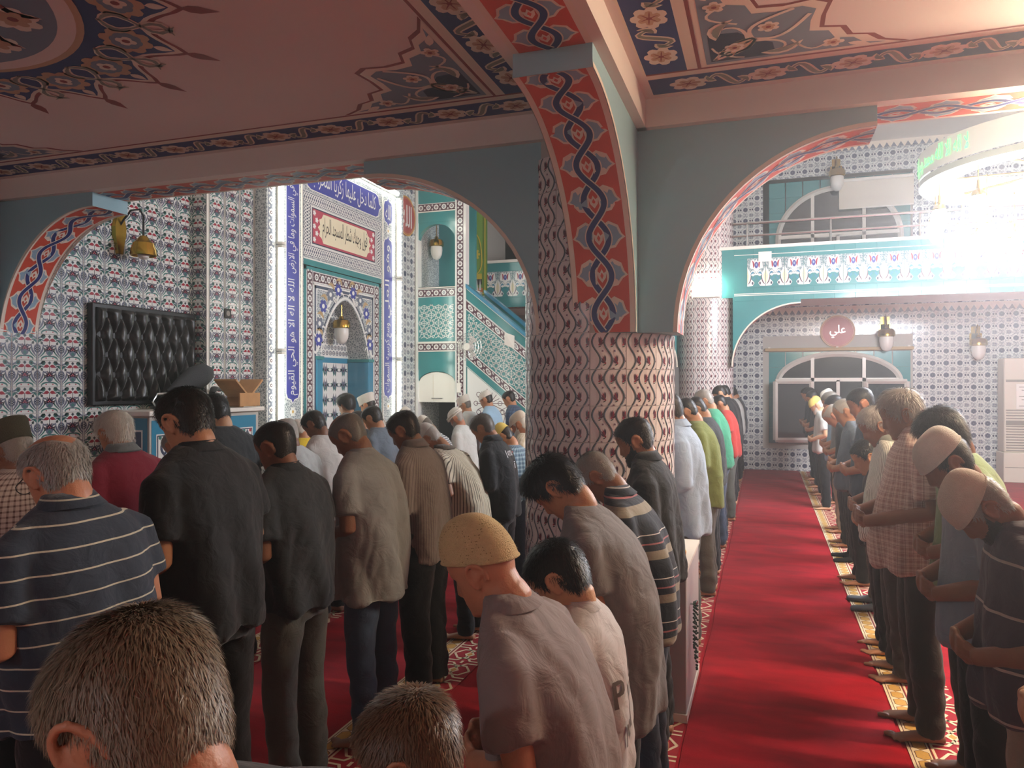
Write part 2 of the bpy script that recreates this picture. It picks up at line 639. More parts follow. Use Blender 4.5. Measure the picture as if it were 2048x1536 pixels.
# beam across, left of the column: column -> flat -> qibla wall
fD2 = lambda s, z, u: (BX0 + u, s, z)
W2 = BX1 - BX0
arch_run('arch_beam', [half(1.24, 2.36), [(2.36, ZA), (2.36, ZF)], [(2.36, ZF), (4.57, ZF)], [(4.57, ZF), (4.57, ZA)], list(reversed(half(YQ, 4.57)))],
         fD2, W2, MATS['paint_blue'], ZC, label='grey-blue arched beam from the round column to the qibla wall')
arch_run('arch_beam', [half(.448, -.524), [(-.524, ZA), (-.524, ZF)], [(-.524, ZF), (-3.0, ZF)], [(-3.0, ZF), (-3.0, ZA)], list(reversed(half(-4.0, -3.0)))],
         fD2, W2, MATS['paint_blue'], ZC, label='grey-blue arched beam right of the round column')
# solid corner over the column
mb = MB(); mb.box((BX0, .448, ZS), (BX1, 1.24, ZC), MATS['paint_blue'])
mb.box((CX - .43, DY0, ZS), (BX0, DY1, ZC), MATS['paint_blue'])
struct('arch_beam', mb, 'blue corner block above the round column')
fD1 = lambda s, z, u: (s, DY0 + u, z)
arch_run('arch_beam', [half(CX - .43, 2.93), [(2.93, ZA), (2.93, ZF)], [(2.93, ZF), (.6, ZF)], [(.6, ZF), (.6, ZA)], list(reversed(half(-.45, .6)))],
         fD1, DY1 - DY0, MATS['paint_blue'], ZC, label='near arched beam with a red and blue knot band on its underside')
# gallery beam
fG = lambda s, z, u: (GX0 + u, s, z)
arch_run('arch_beam', [half(.50, -.53), [(-.53, ZA), (-.53, ZF)], [(-.53, ZF), (-5.2, ZF)], [(-5.2, ZF), (-5.2, ZA)], list(reversed(half(-6.2, -5.2)))],
         fG, GX1 - GX0, MATS['tile_teal'], ZF + .02, label='teal arched beam carrying the gallery')
arch_run('arch_beam', [half(1.4, 2.4), [(2.4, ZA), (2.4, ZF)], [(2.4, ZF), (YQ, ZF)]], fG, GX1 - GX0, MATS['tile_teal'], ZF + .02, label='teal gallery beam between the far column and the qibla wall')

# cornices (cream) where the beams meet the low ceiling
mb = MB()
mb.box((BX0 - .05, DY1, ZF), (BX0 + .01, YQ, ZC), MATS['cream'])
mb.box((-.5, DY1 - .01, ZF), (BX0, DY1 + .05, ZC), MATS['cream'])
mb.box((-.5, YQ - .06, ZF), (BX0, YQ, ZC), MATS['cream'])
struct('trim_1', mb, 'cream cornice round the left ceiling bay')
mb = MB()
mb.box((BX0 - .05, -9, ZF), (BX0 + .01, DY0, ZC), MATS['cream'])
mb.box((-4, DY0 - .05, ZF), (BX0, DY0 + .01, ZC), MATS['cream'])
struct('trim_2', mb, 'cream cornice round the right ceiling bay')


# ---- painted ceilings
def flower_border(length, W):
    D = Draw()
    D.rect(0, 0, length, W, 'navy', 1, max(1, int(length)), 1)
    D.rect(0, -.012, length, 0, 'line_cream', 1); D.rect(0, W, length, W + .05, 'line_cream', 1)
    D.rect(0, W + .05, length, W + .066, 'brownred', 1)
    P = .36; n = int(length / P)
    P = length / n
    for k in range(n):
        x = (k + .5) * P; y = W * .5
        D.flower((x, y), W * .40, 7, 'line_cream', 4, rot=.3, k=.22, sx=1.2)
        D.flower((x, y), W * .26, 6, 'tan', 5, rot=.1, k=.35, sx=1.2)
        for i in range(6):
            a = i * pi / 3 + .2
            D.leaf((x, y), (x + W * .3 * math.cos(a), y + W * .22 * math.sin(a)), .006, 'brownred', 6)
        D.disk((x, y), .013, 'brownred', 7, 8)
        sg = 1
        # S leaf between flowers
        pts = [(x + P * .25 + P * .5 * t, y + W * .33 * math.sin(2 * pi * t)) for t in np.linspace(0, 1, 14)]
        D.stroke(pts, [.012 + .035 * math.sin(pi * t) for t in np.linspace(0, 1, 14)], 'line_cream', 3)
        D.stroke(pts, [.003 + .022 * math.sin(pi * t) for t in np.linspace(0, 1, 14)], 'leaf_grey', 4)
        D.leaf((x + P * .36, y - W * .05), (x + P * .24, y + W * .34), .05, 'line_cream', 3, .2)
        D.leaf((x + P * .35, y), (x + P * .25, y + W * .30), .028, 'leaf_grey', 4, .2)
        D.leaf((x + P * .62, y + W * .05), (x + P * .76, y - W * .34), .05, 'line_cream', 3, .2)
        D.leaf((x + P * .63, y), (x + P * .75, y - W * .30), .028, 'leaf_grey', 4, .2)
    return D


def corner_piece():
    """scalloped corner panel; corner at (0,0), sides along +u and +v"""
    D = Draw()
    prof = [(0, 1.02), (.06, .90), (.14, .84), (.17, .74), (.27, .70), (.30, .60), (.42, .60), (.55, .62), (.60, .55), (.58, .42), (.60, .30), (.70, .27), (.74, .17), (.84, .14), (.90, .06), (1.02, 0)]
    def sc(k, o): return [(x * k, y * k) for x, y in prof]
    def wedge(o, pts, col, h): D.it.append(([o] + pts, [(0, i + 1, i + 2) for i in range(len(pts) - 1)], col, h))
    wedge((0, 0), sc(1.10, .0), 'brownred', 1)
    wedge((0, 0), sc(1.06, .0), 'line_cream', 2)
    wedge((.03, .03), [(max(x * .98, .03), max(y * .98, .03)) for x, y in prof], 'grey_blue', 3)
    D.poly([(.06, .06), (.42, .06), (.40, .22), (.30, .30), (.22, .40), (.06, .42)], 'navy_dark', 4)
    def arc(c, r, a0, a1, w, col, h, n=14):
        D.stroke([(c[0] + r * math.cos(a0 + (a1 - a0) * i / n), c[1] + r * math.sin(a0 + (a1 - a0) * i / n)) for i in range(n + 1)], w, col, h)
    for m in (0, 1):
        f = (lambda x, y: (x, y)) if m == 0 else (lambda x, y: (y, x))
        E = Draw()
        E.stroke([(.08 + .5 * t, .08 + .42 * t + .09 * math.sin(2 * pi * t)) for t in np.linspace(0, 1, 16)], .022, 'line_cream', 6)
        pts = [(.30 + .17 * math.cos(a), .17 + .10 * math.sin(a)) for a in np.linspace(-.4, 4.4, 16)]
        E.stroke(pts, [.012 + .012 * math.sin(pi * i / 15) for i in range(16)], 'line_cream', 6)
        E.leaf((.34, .10), (.56, .20), .075, 'line_cream', 6, -.2); E.leaf((.36, .11), (.54, .19), .045, 'leaf_grey', 7, -.2)
        E.leaf((.18, .10), (.30, .32), .07, 'line_cream', 6, .2); E.leaf((.19, .12), (.29, .30), .042, 'tan', 7, .2)
        E.stroke([(.5 + .22 * t, .22 - .12 * math.sin(pi * t) - .06 * t) for t in np.linspace(0, 1, 9)], .016, 'line_cream', 6)
        E.flower((.72, .115), .06, 5, 'line_cream', 7, k=.35); E.flower((.72, .115), .035, 5, 'tan', 8, k=.3); E.disk((.72, .115), .014, 'brownred', 9, 8)
        E.leaf((.80, .08), (.92, .03), .05, 'line_cream', 6)
        D.put(E, f)
    for q in (.22, .42): 
        D.flower((q, q * .9), .06, 6, 'line_cream', 8, k=.3); D.flower((q, q * .9), .036, 5, 'tan', 9, k=.3); D.disk((q, q * .9), .014, 'brownred', 10, 8)
    return D


def ceil_fn(o, U, V):
    o = Vector(o); U = Vector(U); V = Vector(V)
    return lambda u, v, h: tuple(o + U * u + V * v + Vector((0, 0, -1)) * h)


BW = .20
XL, XN = -.45, BX0 - .10
for (o, U, V, L) in (((XN, DY1 + .10, ZC), (0, 1, 0), (-1, 0, 0), YQ - DY1 - .2), ((XN - BW - .066, DY1 + .10, ZC), (-1, 0, 0), (0, 1, 0), XN - XL - BW),
                     ((XN - BW - .066, YQ - .1, ZC), (-1, 0, 0), (0, -1, 0), XN - XL - BW), ((XL, DY1 + .10, ZC), (0, 1, 0), (1, 0, 0), YQ - DY1 - .2)):
    flower_border(L, BW).build('painted_border', ceil_fn(o, U, V), ceil_low)
for (o, U, V, L) in (((XN, DY0 - .10, ZC), (0, -1, 0), (-1, 0, 0), 4.2), ((XN - BW - .066, DY0 - .10, ZC), (-1, 0, 0), (0, -1, 0), XN - XL - BW)):
    flower_border(L, BW).build('painted_border', ceil_fn(o, U, V), ceil_low)
cp = corner_piece()
q = BW + .07
for o, U, V in (((XN - q, DY1 + .1 + q, ZC), (-1, 0, 0), (0, 1, 0)), ((XN - q, DY0 - .1 - q, ZC), (-1, 0, 0), (0, -1, 0)),
                ((XN - q, YQ - .1 - q, ZC), (-1, 0, 0), (0, -1, 0)), ((XL + q, DY1 + .1 + q, ZC), (1, 0, 0), (0, 1, 0))):
    cp.build('painted_corner', (lambda f: lambda u, v, h: f(u * .80, v * .80, h))(ceil_fn(o, U, V)), ceil_low)

# medallion
D = Draw(); NP = 18
def lobed(r0, r1, nseg=10):
    pts = []
    for i in range(NP * nseg):
        a = 2 * pi * i / (NP * nseg); t = (i % nseg) / nseg
        k = abs(2 * t - 1)          # 1 at tips
        r = r0 + (r1 - r0) * (k ** 1.7) + .018 * abs(math.sin(3 * pi * k))
        pts.append((r * math.cos(a), r * math.sin(a)))
    return pts
def fan(pts, col, h): D.it.append(([(0, 0)] + pts, [(0, i + 1, (i + 1) % len(pts) + 1) for i in range(len(pts))], col, h))
fan(lobed(1.10, 1.285), 'brownred', 1); fan(lobed(1.075, 1.255), 'line_cream', 2); fan(lobed(1.055, 1.22), 'navy', 3)
for k in range(NP):
    a = 2 * pi * k / NP; ca, sa = math.cos(a), math.sin(a)
    T = lambda r, w: (r * ca - w * sa, r * sa + w * ca)
    D.poly([T(1.27, -.008), T(1.30, -.028), T(1.34, -.03), T(1.42, 0), T(1.34, .03), T(1.30, .028), T(1.27, .008)], 'brownred', 2)
    D.put((lambda E: (E.flower((0, 0), .13, 8, 'tan', 5, k=.2, sx=.85), E.flower((0, 0), .085, 8, 'grey_blue', 6, k=.1, sx=.8), E.flower((0, 0), .045, 4, 'line_cream', 7, k=.3), E.disk((0, 0), .018, 'brownred', 8, 8), E)[-1])(Draw()), lambda x, y: T(1.02 + x, y))
    for s in (-1, 1):
        pts = [T(.90 + .30 * t, s * (.17 - .07 * math.sin(2 * pi * t))) for t in np.linspace(0, 1, 10)]
        D.stroke(pts, [.015 + .035 * abs(math.sin(2 * pi * t)) for t in np.linspace(0, 1, 10)], 'line_cream', 5)
        D.stroke(pts, [.004 + .022 * abs(math.sin(2 * pi * t)) for t in np.linspace(0, 1, 10)], 'leaf_grey', 6)
    D.leaf(T(1.13, 0), T(1.21, 0), .05, 'line_cream', 5)
D.disk((0, 0), .86, 'tan', 8, 64); D.disk((0, 0), .83, 'ceil', 9, 64); D.disk((0, 0), .76, 'grey_blue', 10, 64)
for k in range(12):
    a = 2 * pi * k / 12 + .1; T2 = (lambda a: lambda r, w: (r * math.cos(a) - w * math.sin(a), r * math.sin(a) + w * math.cos(a)))(a)
    for rr, sz in ((.60, .11), (.33, .09)):
        c = T2(rr, .03 if rr > .5 else -.04)
        D.flower(c, sz, 7, 'line_cream', 12, k=.25); D.flower(c, sz * .65, 6, 'tan', 13, k=.3); D.disk(c, sz * .2, 'brownred', 14, 8)
    D.leaf(T2(.42, .0), T2(.55, .16), .08, 'line_cream', 11, .3); D.leaf(T2(.43, .01), T2(.54, .15), .045, 'leaf_grey', 12, .3)
    D.leaf(T2(.70, .10), T2(.52, .18), .07, 'line_cream', 11, .3); D.leaf(T2(.69, .10), T2(.54, .17), .04, 'brownred', 12, .3)
D.build('painted_medallion', ceil_fn((1.78, 3.35, ZC), (-1, 0, 0), (0, 1, 0)), ceil_low)


# ---- tiles
def tile_mesh(name, w, h, D, base, dep=.010, gap=.0025):
    """one glazed tile, centre at the origin, face towards -y; D drawn in 0..1 square"""
    mb = MB(); b = .003
    x, z = w / 2 - gap / 2, h / 2 - gap / 2
    vs = [(-x, 0, -z), (x, 0, -z), (x, 0, z), (-x, 0, z), (-x, -dep + b, -z), (x, -dep + b, -z), (x, -dep + b, z), (-x, -dep + b, z),
          (-x + b, -dep, -z + b), (x - b, -dep, -z + b), (x - b, -dep, z - b), (-x + b, -dep, z - b)]
    mb.add(vs, [(0, 1, 5, 4), (1, 2, 6, 5), (2, 3, 7, 6), (3, 0, 4, 7), (4, 5, 9, 8), (5, 6, 10, 9), (6, 7, 11, 10), (7, 4, 8, 11), (8, 9, 10, 11)], MATS[base])
    if D:
        cl = lambda t: min(max(t, .012), .988)
        D.mesh_into(mb, lambda u, v, hh: ((cl(u) - .5) * w, -dep - hh, (cl(v) - .5) * h), .00035)
    return mb.mesh(name)


def place_tiles(parent, me, spots, rz=0.0, name='tile', limit=300, stuff_name=None):
    """spots: list of (x, y, z[, rz]); the nearest become single tiles, the rest one joined part"""
    spots = sorted(spots, key=lambda p: math.dist(p[:3], (0, 0, CAM_H)))
    for p in spots[:limit]:
        o = mesh_obj(name, me, parent, p[:3])
        o.rotation_euler = (0, 0, p[3] if len(p) > 3 else rz)
    rest = spots[limit:]
    if rest:
        n = len(me.vertices); co = co_of(me)
        fs = [tuple(p.vertices) for p in me.polygons]; mi = [p.material_index for p in me.polygons]
        V = []; F = []; MI = []
        for i, p in enumerate(rest):
            a = p[3] if len(p) > 3 else rz; c, s = math.cos(a), math.sin(a)
            q = np.stack([co[:, 0] * c - co[:, 1] * s + p[0], co[:, 0] * s + co[:, 1] * c + p[1], co[:, 2] + p[2]], 1)
            V.append(q); F += [tuple(k + i * n for k in f) for f in fs]; MI += mi
        m2 = bpy.data.meshes.new(stuff_name or name)
        m2.from_pydata(np.concatenate(V).tolist(), [], F)
        for m in me.materials: m2.materials.append(m)
        m2.polygons.foreach_set('material_index', MI)
        o = mesh_obj(stuff_name or 'tiling', m2, parent); o['kind'] = 'stuff'


def co_of(me):
    a = np.empty(len(me.vertices) * 3, np.float32); me.vertices.foreach_get('co', a)
    return a.reshape(-1, 3).astype(float)


def motif_flower():
    D = Draw()
    for x in (0.0, 1.0):
        s = 1 if x == 0 else -1
        X = lambda d: x + s * d
        D.rect(min(x, X(.05)), 0, max(x, X(.05)), 1, 'ink_grey', 1); D.rect(min(x, X(.026)), 0, max(x, X(.026)), 1, 'white_tile', 2)
        D.poly([(x, .27), (X(.12), .34), (X(.15), .45), (X(.12), .56), (x, .64)], 'ink_grey', 3)
        D.poly([(x, .32), (X(.085), .38), (X(.11), .45), (X(.085), .52), (x, .58)], 'ink_navy', 4)
        for q, dy in ((.03, .37), (.07, .41), (.03, .45), (.075, .49), (.03, .53)): D.disk((X(q), dy), .017, 'white_tile', 5, 5)
        pts = [(X(.05 + .185 * math.sin(t)), .17 + .40 * (t / 1.75)) for t in np.linspace(0, 1.75, 8)]
        D.stroke(pts, [.03 + .045 * math.sin(pi * i / 7) for i in range(8)], 'ink_grey', 3)
        pts = [(X(.05 + .27 * math.sin(t)), .10 + .34 * (t / 1.6)) for t in np.linspace(0, 1.6, 8)]
        D.stroke(pts, [.012 + .04 * math.sin(pi * i / 7) for i in range(8)], 'ink_teal', 3)
        D.leaf((X(.03), .66), (X(.24), .80), .085, 'ink_teal', 3, s * .2)
        D.disk((X(.18), .665), .052, 'ink_green', 4, 8); D.disk((X(.18), .665), .020, 'ink_grey', 5, 6)
        D.leaf((X(.02), .86), (X(.22), .99), .07, 'ink_grey', 3, -s * .2)
        D.leaf((X(.20), .98), (X(.34), .90), .05, 'ink_green', 3, s * .2)
        D.stroke([(X(.16), .70), (X(.10), .8), (X(.02), .84)], .024, 'ink_green', 3)
    for k in range(9):
        a = pi / 2 + (k - 4) * .46
        D.leaf((.5, .41), (.5 + .22 * math.cos(a), .41 + .235 * math.sin(a)), .070, 'ink_navy' if k % 2 == 0 else 'ink_plum', 3)
    for dx, dy in ((0, .49), (-.045, .44), (.045, .44)): D.disk((.5 + dx, dy), .030, 'ink_rose', 5, 8); D.disk((.5 + dx, dy), .011, 'white_tile', 6, 5)
    D.poly([(.5, .15), (.62, .25), (.66, .35), (.5, .41), (.34, .35), (.38, .25)], 'ink_grey', 4)
    D.poly([(.5, .20), (.58, .29), (.5, .37), (.42, .29)], 'ink_teal', 5)
    D.rect(.488, .62, .512, .78, 'ink_green', 3)
    for s in (-1, 1):
        D.leaf((.5 + s * .015, .775), (.5 + s * .25, .735), .125, 'ink_red', 5, s * .15)
        D.disk((.5 + s * .26, .91), .090, 'ink_teal', 3, 10); D.disk((.5 + s * .26, .91), .042, 'ink_green', 4, 8)
        pts = [(.5 + s * (.08 + .25 * math.sin(t)), .05 + .12 * math.cos(t)) for t in np.linspace(-.5, 1.9, 9)]
        D.stroke(pts, [.018 + .045 * math.sin(pi * i / 8) for i in range(9)], 'ink_teal', 3)
        D.leaf((.5 + s * .05, .845), (.5 + s * .42, .82), .04, 'ink_grey', 3, -s * .2)
        D.leaf((.5 + s * .08, .60), (.5 + s * .30, .65), .065, 'ink_grey', 3, -s * .3)
        D.leaf((.5 + s * .20, .30), (.5 + s * .28, .52), .05, 'ink_green', 3, s * .2)
        D.disk((.5 + s * .14, .10), .03, 'ink_rose', 4, 6)
    D.poly([(.5, .84), (.57, .92), (.5, 1.0), (.43, .92)], 'ink_grey', 4); D.poly([(.5, .87), (.545, .92), (.5, .97), (.455, .92)], 'ink_green', 5)
    return D


TW = .212
flower_tile = tile_mesh('flower_tile', TW, TW, motif_flower(), 'white_tile')
PX0, PX1, MX0, MX1 = 6.05, 6.785, 6.785, 10.015          # pier and mihrab block on the qibla wall
YP, YM = 5.31, 5.16
# projecting piers and mihrab body
mb = MB(); mb.box((PX0, YP + .012, 0), (PX1 + .02, YQ + .01, ZH), MATS['grout']); pierL = struct('wall_pier', mb, 'tiled pier left of the mihrab')
mb = MB(); mb.box((MX1 - .02, YP + .012, 0), (10.75, YQ + .01, ZH), MATS['grout']); pierR = struct('wall_pier', mb, 'tiled pier right of the mihrab')
sp = []
for i in range(0, 24):
    for j in range(2, 22):
        x = PX0 - (i + .5) * TW
        sp.append((x, YQ, (j + .5) * TW))
place_tiles(wall_q, flower_tile, [p for p in sp if p[0] < PX0])
sp = []
for j in range(4, 24):
    for i in range(3): sp.append((PX0 + .02 + (i + .5) * TW * 1.1, YP + .012, (j + .5) * TW))
place_tiles(pierL, flower_tile, sp)
place_tiles(pierL, flower_tile, [(PX0, YP + .012 + TW * .5 - .01, (j + .5) * TW, -pi / 2) for j in range(5, 24)])
mb = MB(); mb.box((PX0 - .006, YP + .0, 0), (PX0 + .018, YP + .02, ZH), MATS['white_paint']); mb.build('corner_strip', pierL)
mb = MB(); mb.box((PX0 + .7, YP + .002, 0), (PX1, YP + .02, ZH), MATS['grout']); mb.build('filler', pierL)

# ---- round columns with S-curved tiles
def motif_wave():
    D = Draw()
    for k in range(3):
        x0 = (k + .5) / 3
        pts = [(x0 + .115 * math.sin(2 * pi * t), t) for t in np.linspace(0, 1, 17)]
        D.stroke(pts, .050, 'ink_grey', 1); D.stroke([(p[0] - .016, p[1]) for p in pts], .024, 'ink_green', 2)
        for (cy, s) in ((.27, 1), (.77, -1)):
            cx = x0 + .165 - .0 * s
            cx = x0 + 1 / 6 + .115 * math.sin(2 * pi * cy) * .55
            for j in range(5):
                a = pi / 2 + s * .45 + (j - 2) * .38
                D.leaf((cx, cy - .11), (cx + .115 * math.cos(a), cy - .11 + .235 * math.sin(a)), .050, 'ink_plum' if j != 2 else 'ink_red', 2, n=4)
            D.disk((cx + .02 * s, cy - .10), .026, 'ink_red', 3, 7)
            D.leaf((cx - .05, cy - .17), (cx + .05, cy - .12), .03, 'ink_green', 2, n=4)
        cx = x0 + 1 / 6
        for cy in (.50, .02):
            D.flower((cx - .02 + .03 * (cy > .3), cy), .04, 5, 'ink_grey', 2, k=.45, seg=2); D.disk((cx - .02 + .03 * (cy > .3), cy), .014, 'ink_red', 3, 6)
    return D


def curved_tile(name, n, h, D, base, r, dep=.010):
    mb = MB(); da = pi / n; g = .0015; N = 6
    th = lambda u: (u - .5) * 2 * (da - g / r)
    f = lambda u, z, rr: (rr * math.sin(th(u)), -rr * math.cos(th(u)), z)
    vs = []; fs = []
    z0, z1 = -h / 2 + g, h / 2 - g
    for i in range(N + 1):
        u = i / N
        vs += [f(u, z0, r - dep), f(u, z0, r), f(u, z1, r), f(u, z1, r - dep)]
    for i in range(N):
        a, b = 4 * i, 4 * i + 4
        fs += [(a, b, b + 1, a + 1), (a + 1, b + 1, b + 2, a + 2), (a + 2, b + 2, b + 3, a + 3)]
    fs += [(0, 1, 2, 3), (4 * N + 3, 4 * N + 2, 4 * N + 1, 4 * N)]
    mb.add(vs, fs, MATS[base])
    cl = lambda t: min(max(t, .01), .99)
    D.mesh_into(mb, lambda u, v, hh: f(cl(u), (cl(v) - .5) * h, r + .0006 + hh), .0006)
    return mb.mesh(name)


wave_tile = curved_tile('wave_tile', 14, .2, motif_wave(), 'tile_pink', CR)


def column(x, y, z1, label, upper=None):
    mb = MB(); mb.lathe([(CR - .008, 0), (CR - .008, z1)], MATS['grout'], (x, y, 0), 42, cap=True)
    o = struct('column', mb, label, True)
    sp = []
    for j in range(int(round(z1 / .2))):
        for i in range(14): sp.append((x, y, j * .2 + .1, 2 * pi * i / 14 + .1))
    place_tiles(o, wave_tile, sp)
    return o


col1 = column(CX, CY, 2.0, 'thick round column clad in wavy red and green patterned tiles')
col2 = column(C2X, CY, 5.0, 'distant round column with a lit lamp box on it')
# the column goes on up in the angle between the two arches
mb = MB(); ring = [[(CX + (CR - .008) * math.cos(a), CY + (CR - .008) * math.sin(a), z) for a in np.linspace(pi * .45, pi * 1.06, 16)] for z in (2.0, ZF)]
mb.rings(ring, MATS['grout'], cap=False, closed=False)
o = mb.build('column_top', col1, smooth=True)
for j in range(5):
    for i in range(14):
        a = 2 * pi * i / 14 + .1
        d = (math.sin(a), -math.cos(a))
        if d[0] < -.15 and d[1] > .02:
            t = mesh_obj('tile', wave_tile, col1, (CX, CY, 2.1 + .2 * j)); t.rotation_euler = (0, 0, a)

# ---- far wall tiles
def motif_rosette():
    D = Draw()
    D.rect(0, 0, 1, 1, 'mihrab_grey', 0)
    D.flower((.5, .5), .30, 8, 'white_tile', 1, k=.2); D.flower((.5, .5), .23, 8, 'ink_grey', 2, k=.15); D.disk((.5, .5), .15, 'ink_navy', 3, 10); D.flower((.5, .5), .07, 5, 'ink_grey', 4, k=.4)
    for cx in (0, 1):
        for cy in (0, 1):
            s, q = (1 if cx == 0 else -1), (1 if cy == 0 else -1)
            pts = [(cx + s * .30 * math.cos(t), cy + q * .24 * math.sin(t)) for t in np.linspace(0, pi / 2, 8)]
            D.stroke(pts, .05, 'white_tile', 1)
            D.poly([(cx, cy)] + [(cx + s * .17 * math.cos(t), cy + q * .14 * math.sin(t)) for t in np.linspace(0, pi / 2, 5)], 'ink_grey', 1)
    for s in (-1, 1):
        D.disk((.5 + s * .40, .5), .075, 'ink_navy', 2, 8, 1.3); D.ring((.5 + s * .40, .5), .095, .03, 'white_tile', 2, 12, 1.3)
        D.stroke([(.5 + s * .40 * t, .02 + .12 * math.sin(pi * t * 2)) for t in np.linspace(0, 1, 8)], .03, 'ink_grey', 1)
        D.stroke([(.5 + s * .40 * t, .98 - .12 * math.sin(pi * t * 2)) for t in np.linspace(0, 1, 8)], .03, 'ink_grey', 1)
    return D


TF = .222
ros_tile = tile_mesh('rosette_tile', TF, TF, motif_rosette(), 'white_tile')
teal_tile = tile_mesh('teal_tile', .3, .3, None, 'tile_teal')
WY0, wz = onX(1822, 685, XF); WY1, _ = onX(1537, 685, XF)
UY0, UY1 = WY0, WY1
lower = []; upperl = []; teal = []
for i in range(int(10.5 / TF)):
    y = 1.6 - (i + .5) * TF
    for j in range(0, 15):
        z = (j + .5) * TF
        if WY0 - .1 < y < WY1 + .1 and .45 < z < 2.62: continue
        if z > ZC: continue
        lower.append((XF, y, z))
    for j in range(16, 29):
        z = (j + .5) * TF
        if WY0 - .1 < y < WY1 + .1 and z < 5.72: continue
        if z < 6.3: upperl.append((XF, y, z))
place_tiles(wall_far, ros_tile, lower, -pi / 2)
mb = MB(); mb.box((XF + .0, -9, ZC + .3), (XF + .01, YQ, 6.4), MATS['grout']); wall_gal = struct('wall_gallery', mb, 'upper gallery wall clad in grey patterned tiles')
place_tiles(wall_gal, ros_tile, upperl, -pi / 2)
for par, z0, z1 in ((wall_far, .55, 2.62), (wall_gal, 3.6, 5.71)):
    sp = []
    ny = int((WY1 - WY0) / .3); wy = (WY1 - WY0) / ny
    for i in range(ny):
        for j in range(int((z1 - z0) / .3)):
            sp.append((XF, WY0 + (i + .5) * wy, z0 + (j + .5) * .3))
    place_tiles(par, teal_tile, sp, -pi / 2, name='teal_tile')
# scalloped trims near the ceilings
for zz, par in ((ZC - .16, wall_far), (6.22, wall_gal)):
    D = Draw()
    n = 60
    D.rect(0, 0, n * .12, .14, 'line_cream', 1, n, 1)
    for i in range(n): D.poly([(i * .12 + .01, 0), (i * .12 + .11, 0), (i * .12 + .06, .085)], 'ink_grey', 2)
    D.build('scalloped_trim', lambda u, v, h, zz=zz: (XF - .014 - h, 1.6 - u, zz + v), par)


place_tiles(pierR, ros_tile, [(MX1 + .02 + (i + .5) * TF, YP + .012, (j + .5) * TF) for i in range(3) for j in range(5, 22)])

# ---- gallery front
mb = MB(); mb.box((GX0, -9, ZF + .02), (GX0 + .15, YQ, 3.92), MATS['tile_teal'])
mb.box((GX0 + .06, -9, ZC + .1), (XF, YQ, ZC + .3), MATS['cream'])
gal = struct('gallery', mb, 'teal tiled gallery front with a white and blue palmette frieze')
mb = MB(); mb.box((GX0 - .025, -9, 3.90), (GX0 + .18, YQ, 3.95), MATS['white_paint']); mb.build('coping', gal)
for z, w in ((3.17, .012), (3.80, .010), (ZF + .045, .012)):
    mb = MB(); mb.box((GX0 - .006, -6.2, z), (GX0, .48, z + w), MATS['white_paint']); mb.build('line', gal)


def motif_palmette():
    D = Draw()
    D.rect(0, .42, 1, 1, 'mihrab_grey', 0); D.rect(0, .42, 1, .46, 'white_tile', 1)
    for x in (0, 1):
        s = 1 if x == 0 else -1
        c = lambda du, dv: (x + s * du, dv)
        D.poly([c(0, .05), c(.30, .06), c(.40, .16), c(.30, .24), c(.20, .20), c(.22, .40), c(.14, .56), c(0, .70)], 'white_tile', 2)
        D.poly([c(0, .14), c(.08, .24), c(.12, .40), c(0, .60)], 'cream_tile', 3)
        D.leaf(c(.03, .10), c(.20, .50), .05, 'ink_plum', 3, -s * .2); D.disk(c(.30, .15), .05, 'ink_navy', 3, 8)
    D.poly([(.5, .50), (.66, .62), (.86, .66), (.80, .92), (.66, .96), (.58, .86), (.5, .98), (.42, .86), (.34, .96), (.20, .92), (.14, .66), (.34, .62)], 'white_tile', 3)
    for s in (-1, 1):
        D.leaf((.5 + s * .16, .66), (.5 + s * .24, .92), .09, 'ink_red', 4, s * .2)
        D.leaf((.5 + s * .06, .52), (.5 + s * .34, .40), .12, 'white_tile', 3, s * .2); D.leaf((.5 + s * .10, .50), (.5 + s * .32, .41), .07, 'tile_blue', 4, s * .2)
        D.stroke([(.5 + s * .36 * t, .54 - .14 * math.sin(pi * t)) for t in np.linspace(0, 1, 8)], .03, 'white_tile', 3)
        D.leaf((.5 + s * .05, .36), (.5 + s * .22, .24), .06, 'tile_blue', 3)
    D.disk((.5, .76), .10, 'royal', 5, 12, 1.1); D.disk((.5, .77), .045, 'pale_blue', 6, 8)
    return D


FH = .48
pal_tile = tile_mesh('frieze_tile', .285, FH, motif_palmette(), 'tile_teal')
sp = [(GX0, .50 - .22 - (i + .5) * .285, 3.27 + FH / 2) for i in range(20)]
place_tiles(gal, pal_tile, sp, -pi / 2, name='frieze_tile')
place_tiles(gal, pal_tile, [(GX0, 2.0 + (i + .5) * .285, 3.27 + FH / 2) for i in range(12)], -pi / 2, name='frieze_tile')
tt = tile_mesh('teal_tile', .3, .2, None, 'tile_teal', dep=.004)
sp = []
for i in range(18):
    y = .48 - (i + .5) * .3
    for z in (3.06 + .1, 3.83): sp.append((GX0, y, z))
place_tiles(gal, tt, sp, -pi / 2, name='teal_tile')

# steel railing on the gallery
r = empty('railing', (GX0 + .08, .5, 3.95)); tag(r, 'thin steel tube railing on the teal gallery front', 'railing')
for z in (.18, .38):
    mb = MB(); mb.tube([(0, 0, z), (0, -8, z)], .017 if z < .3 else .022, MATS['steel'], 8); mb.build('rail', r)
for i in range(7):
    mb = MB(); mb.tube([(0, -.22 - i * 1.25, 0), (0, -.22 - i * 1.25, .38)], .018, MATS['steel'], 8); mb.build('post', r)
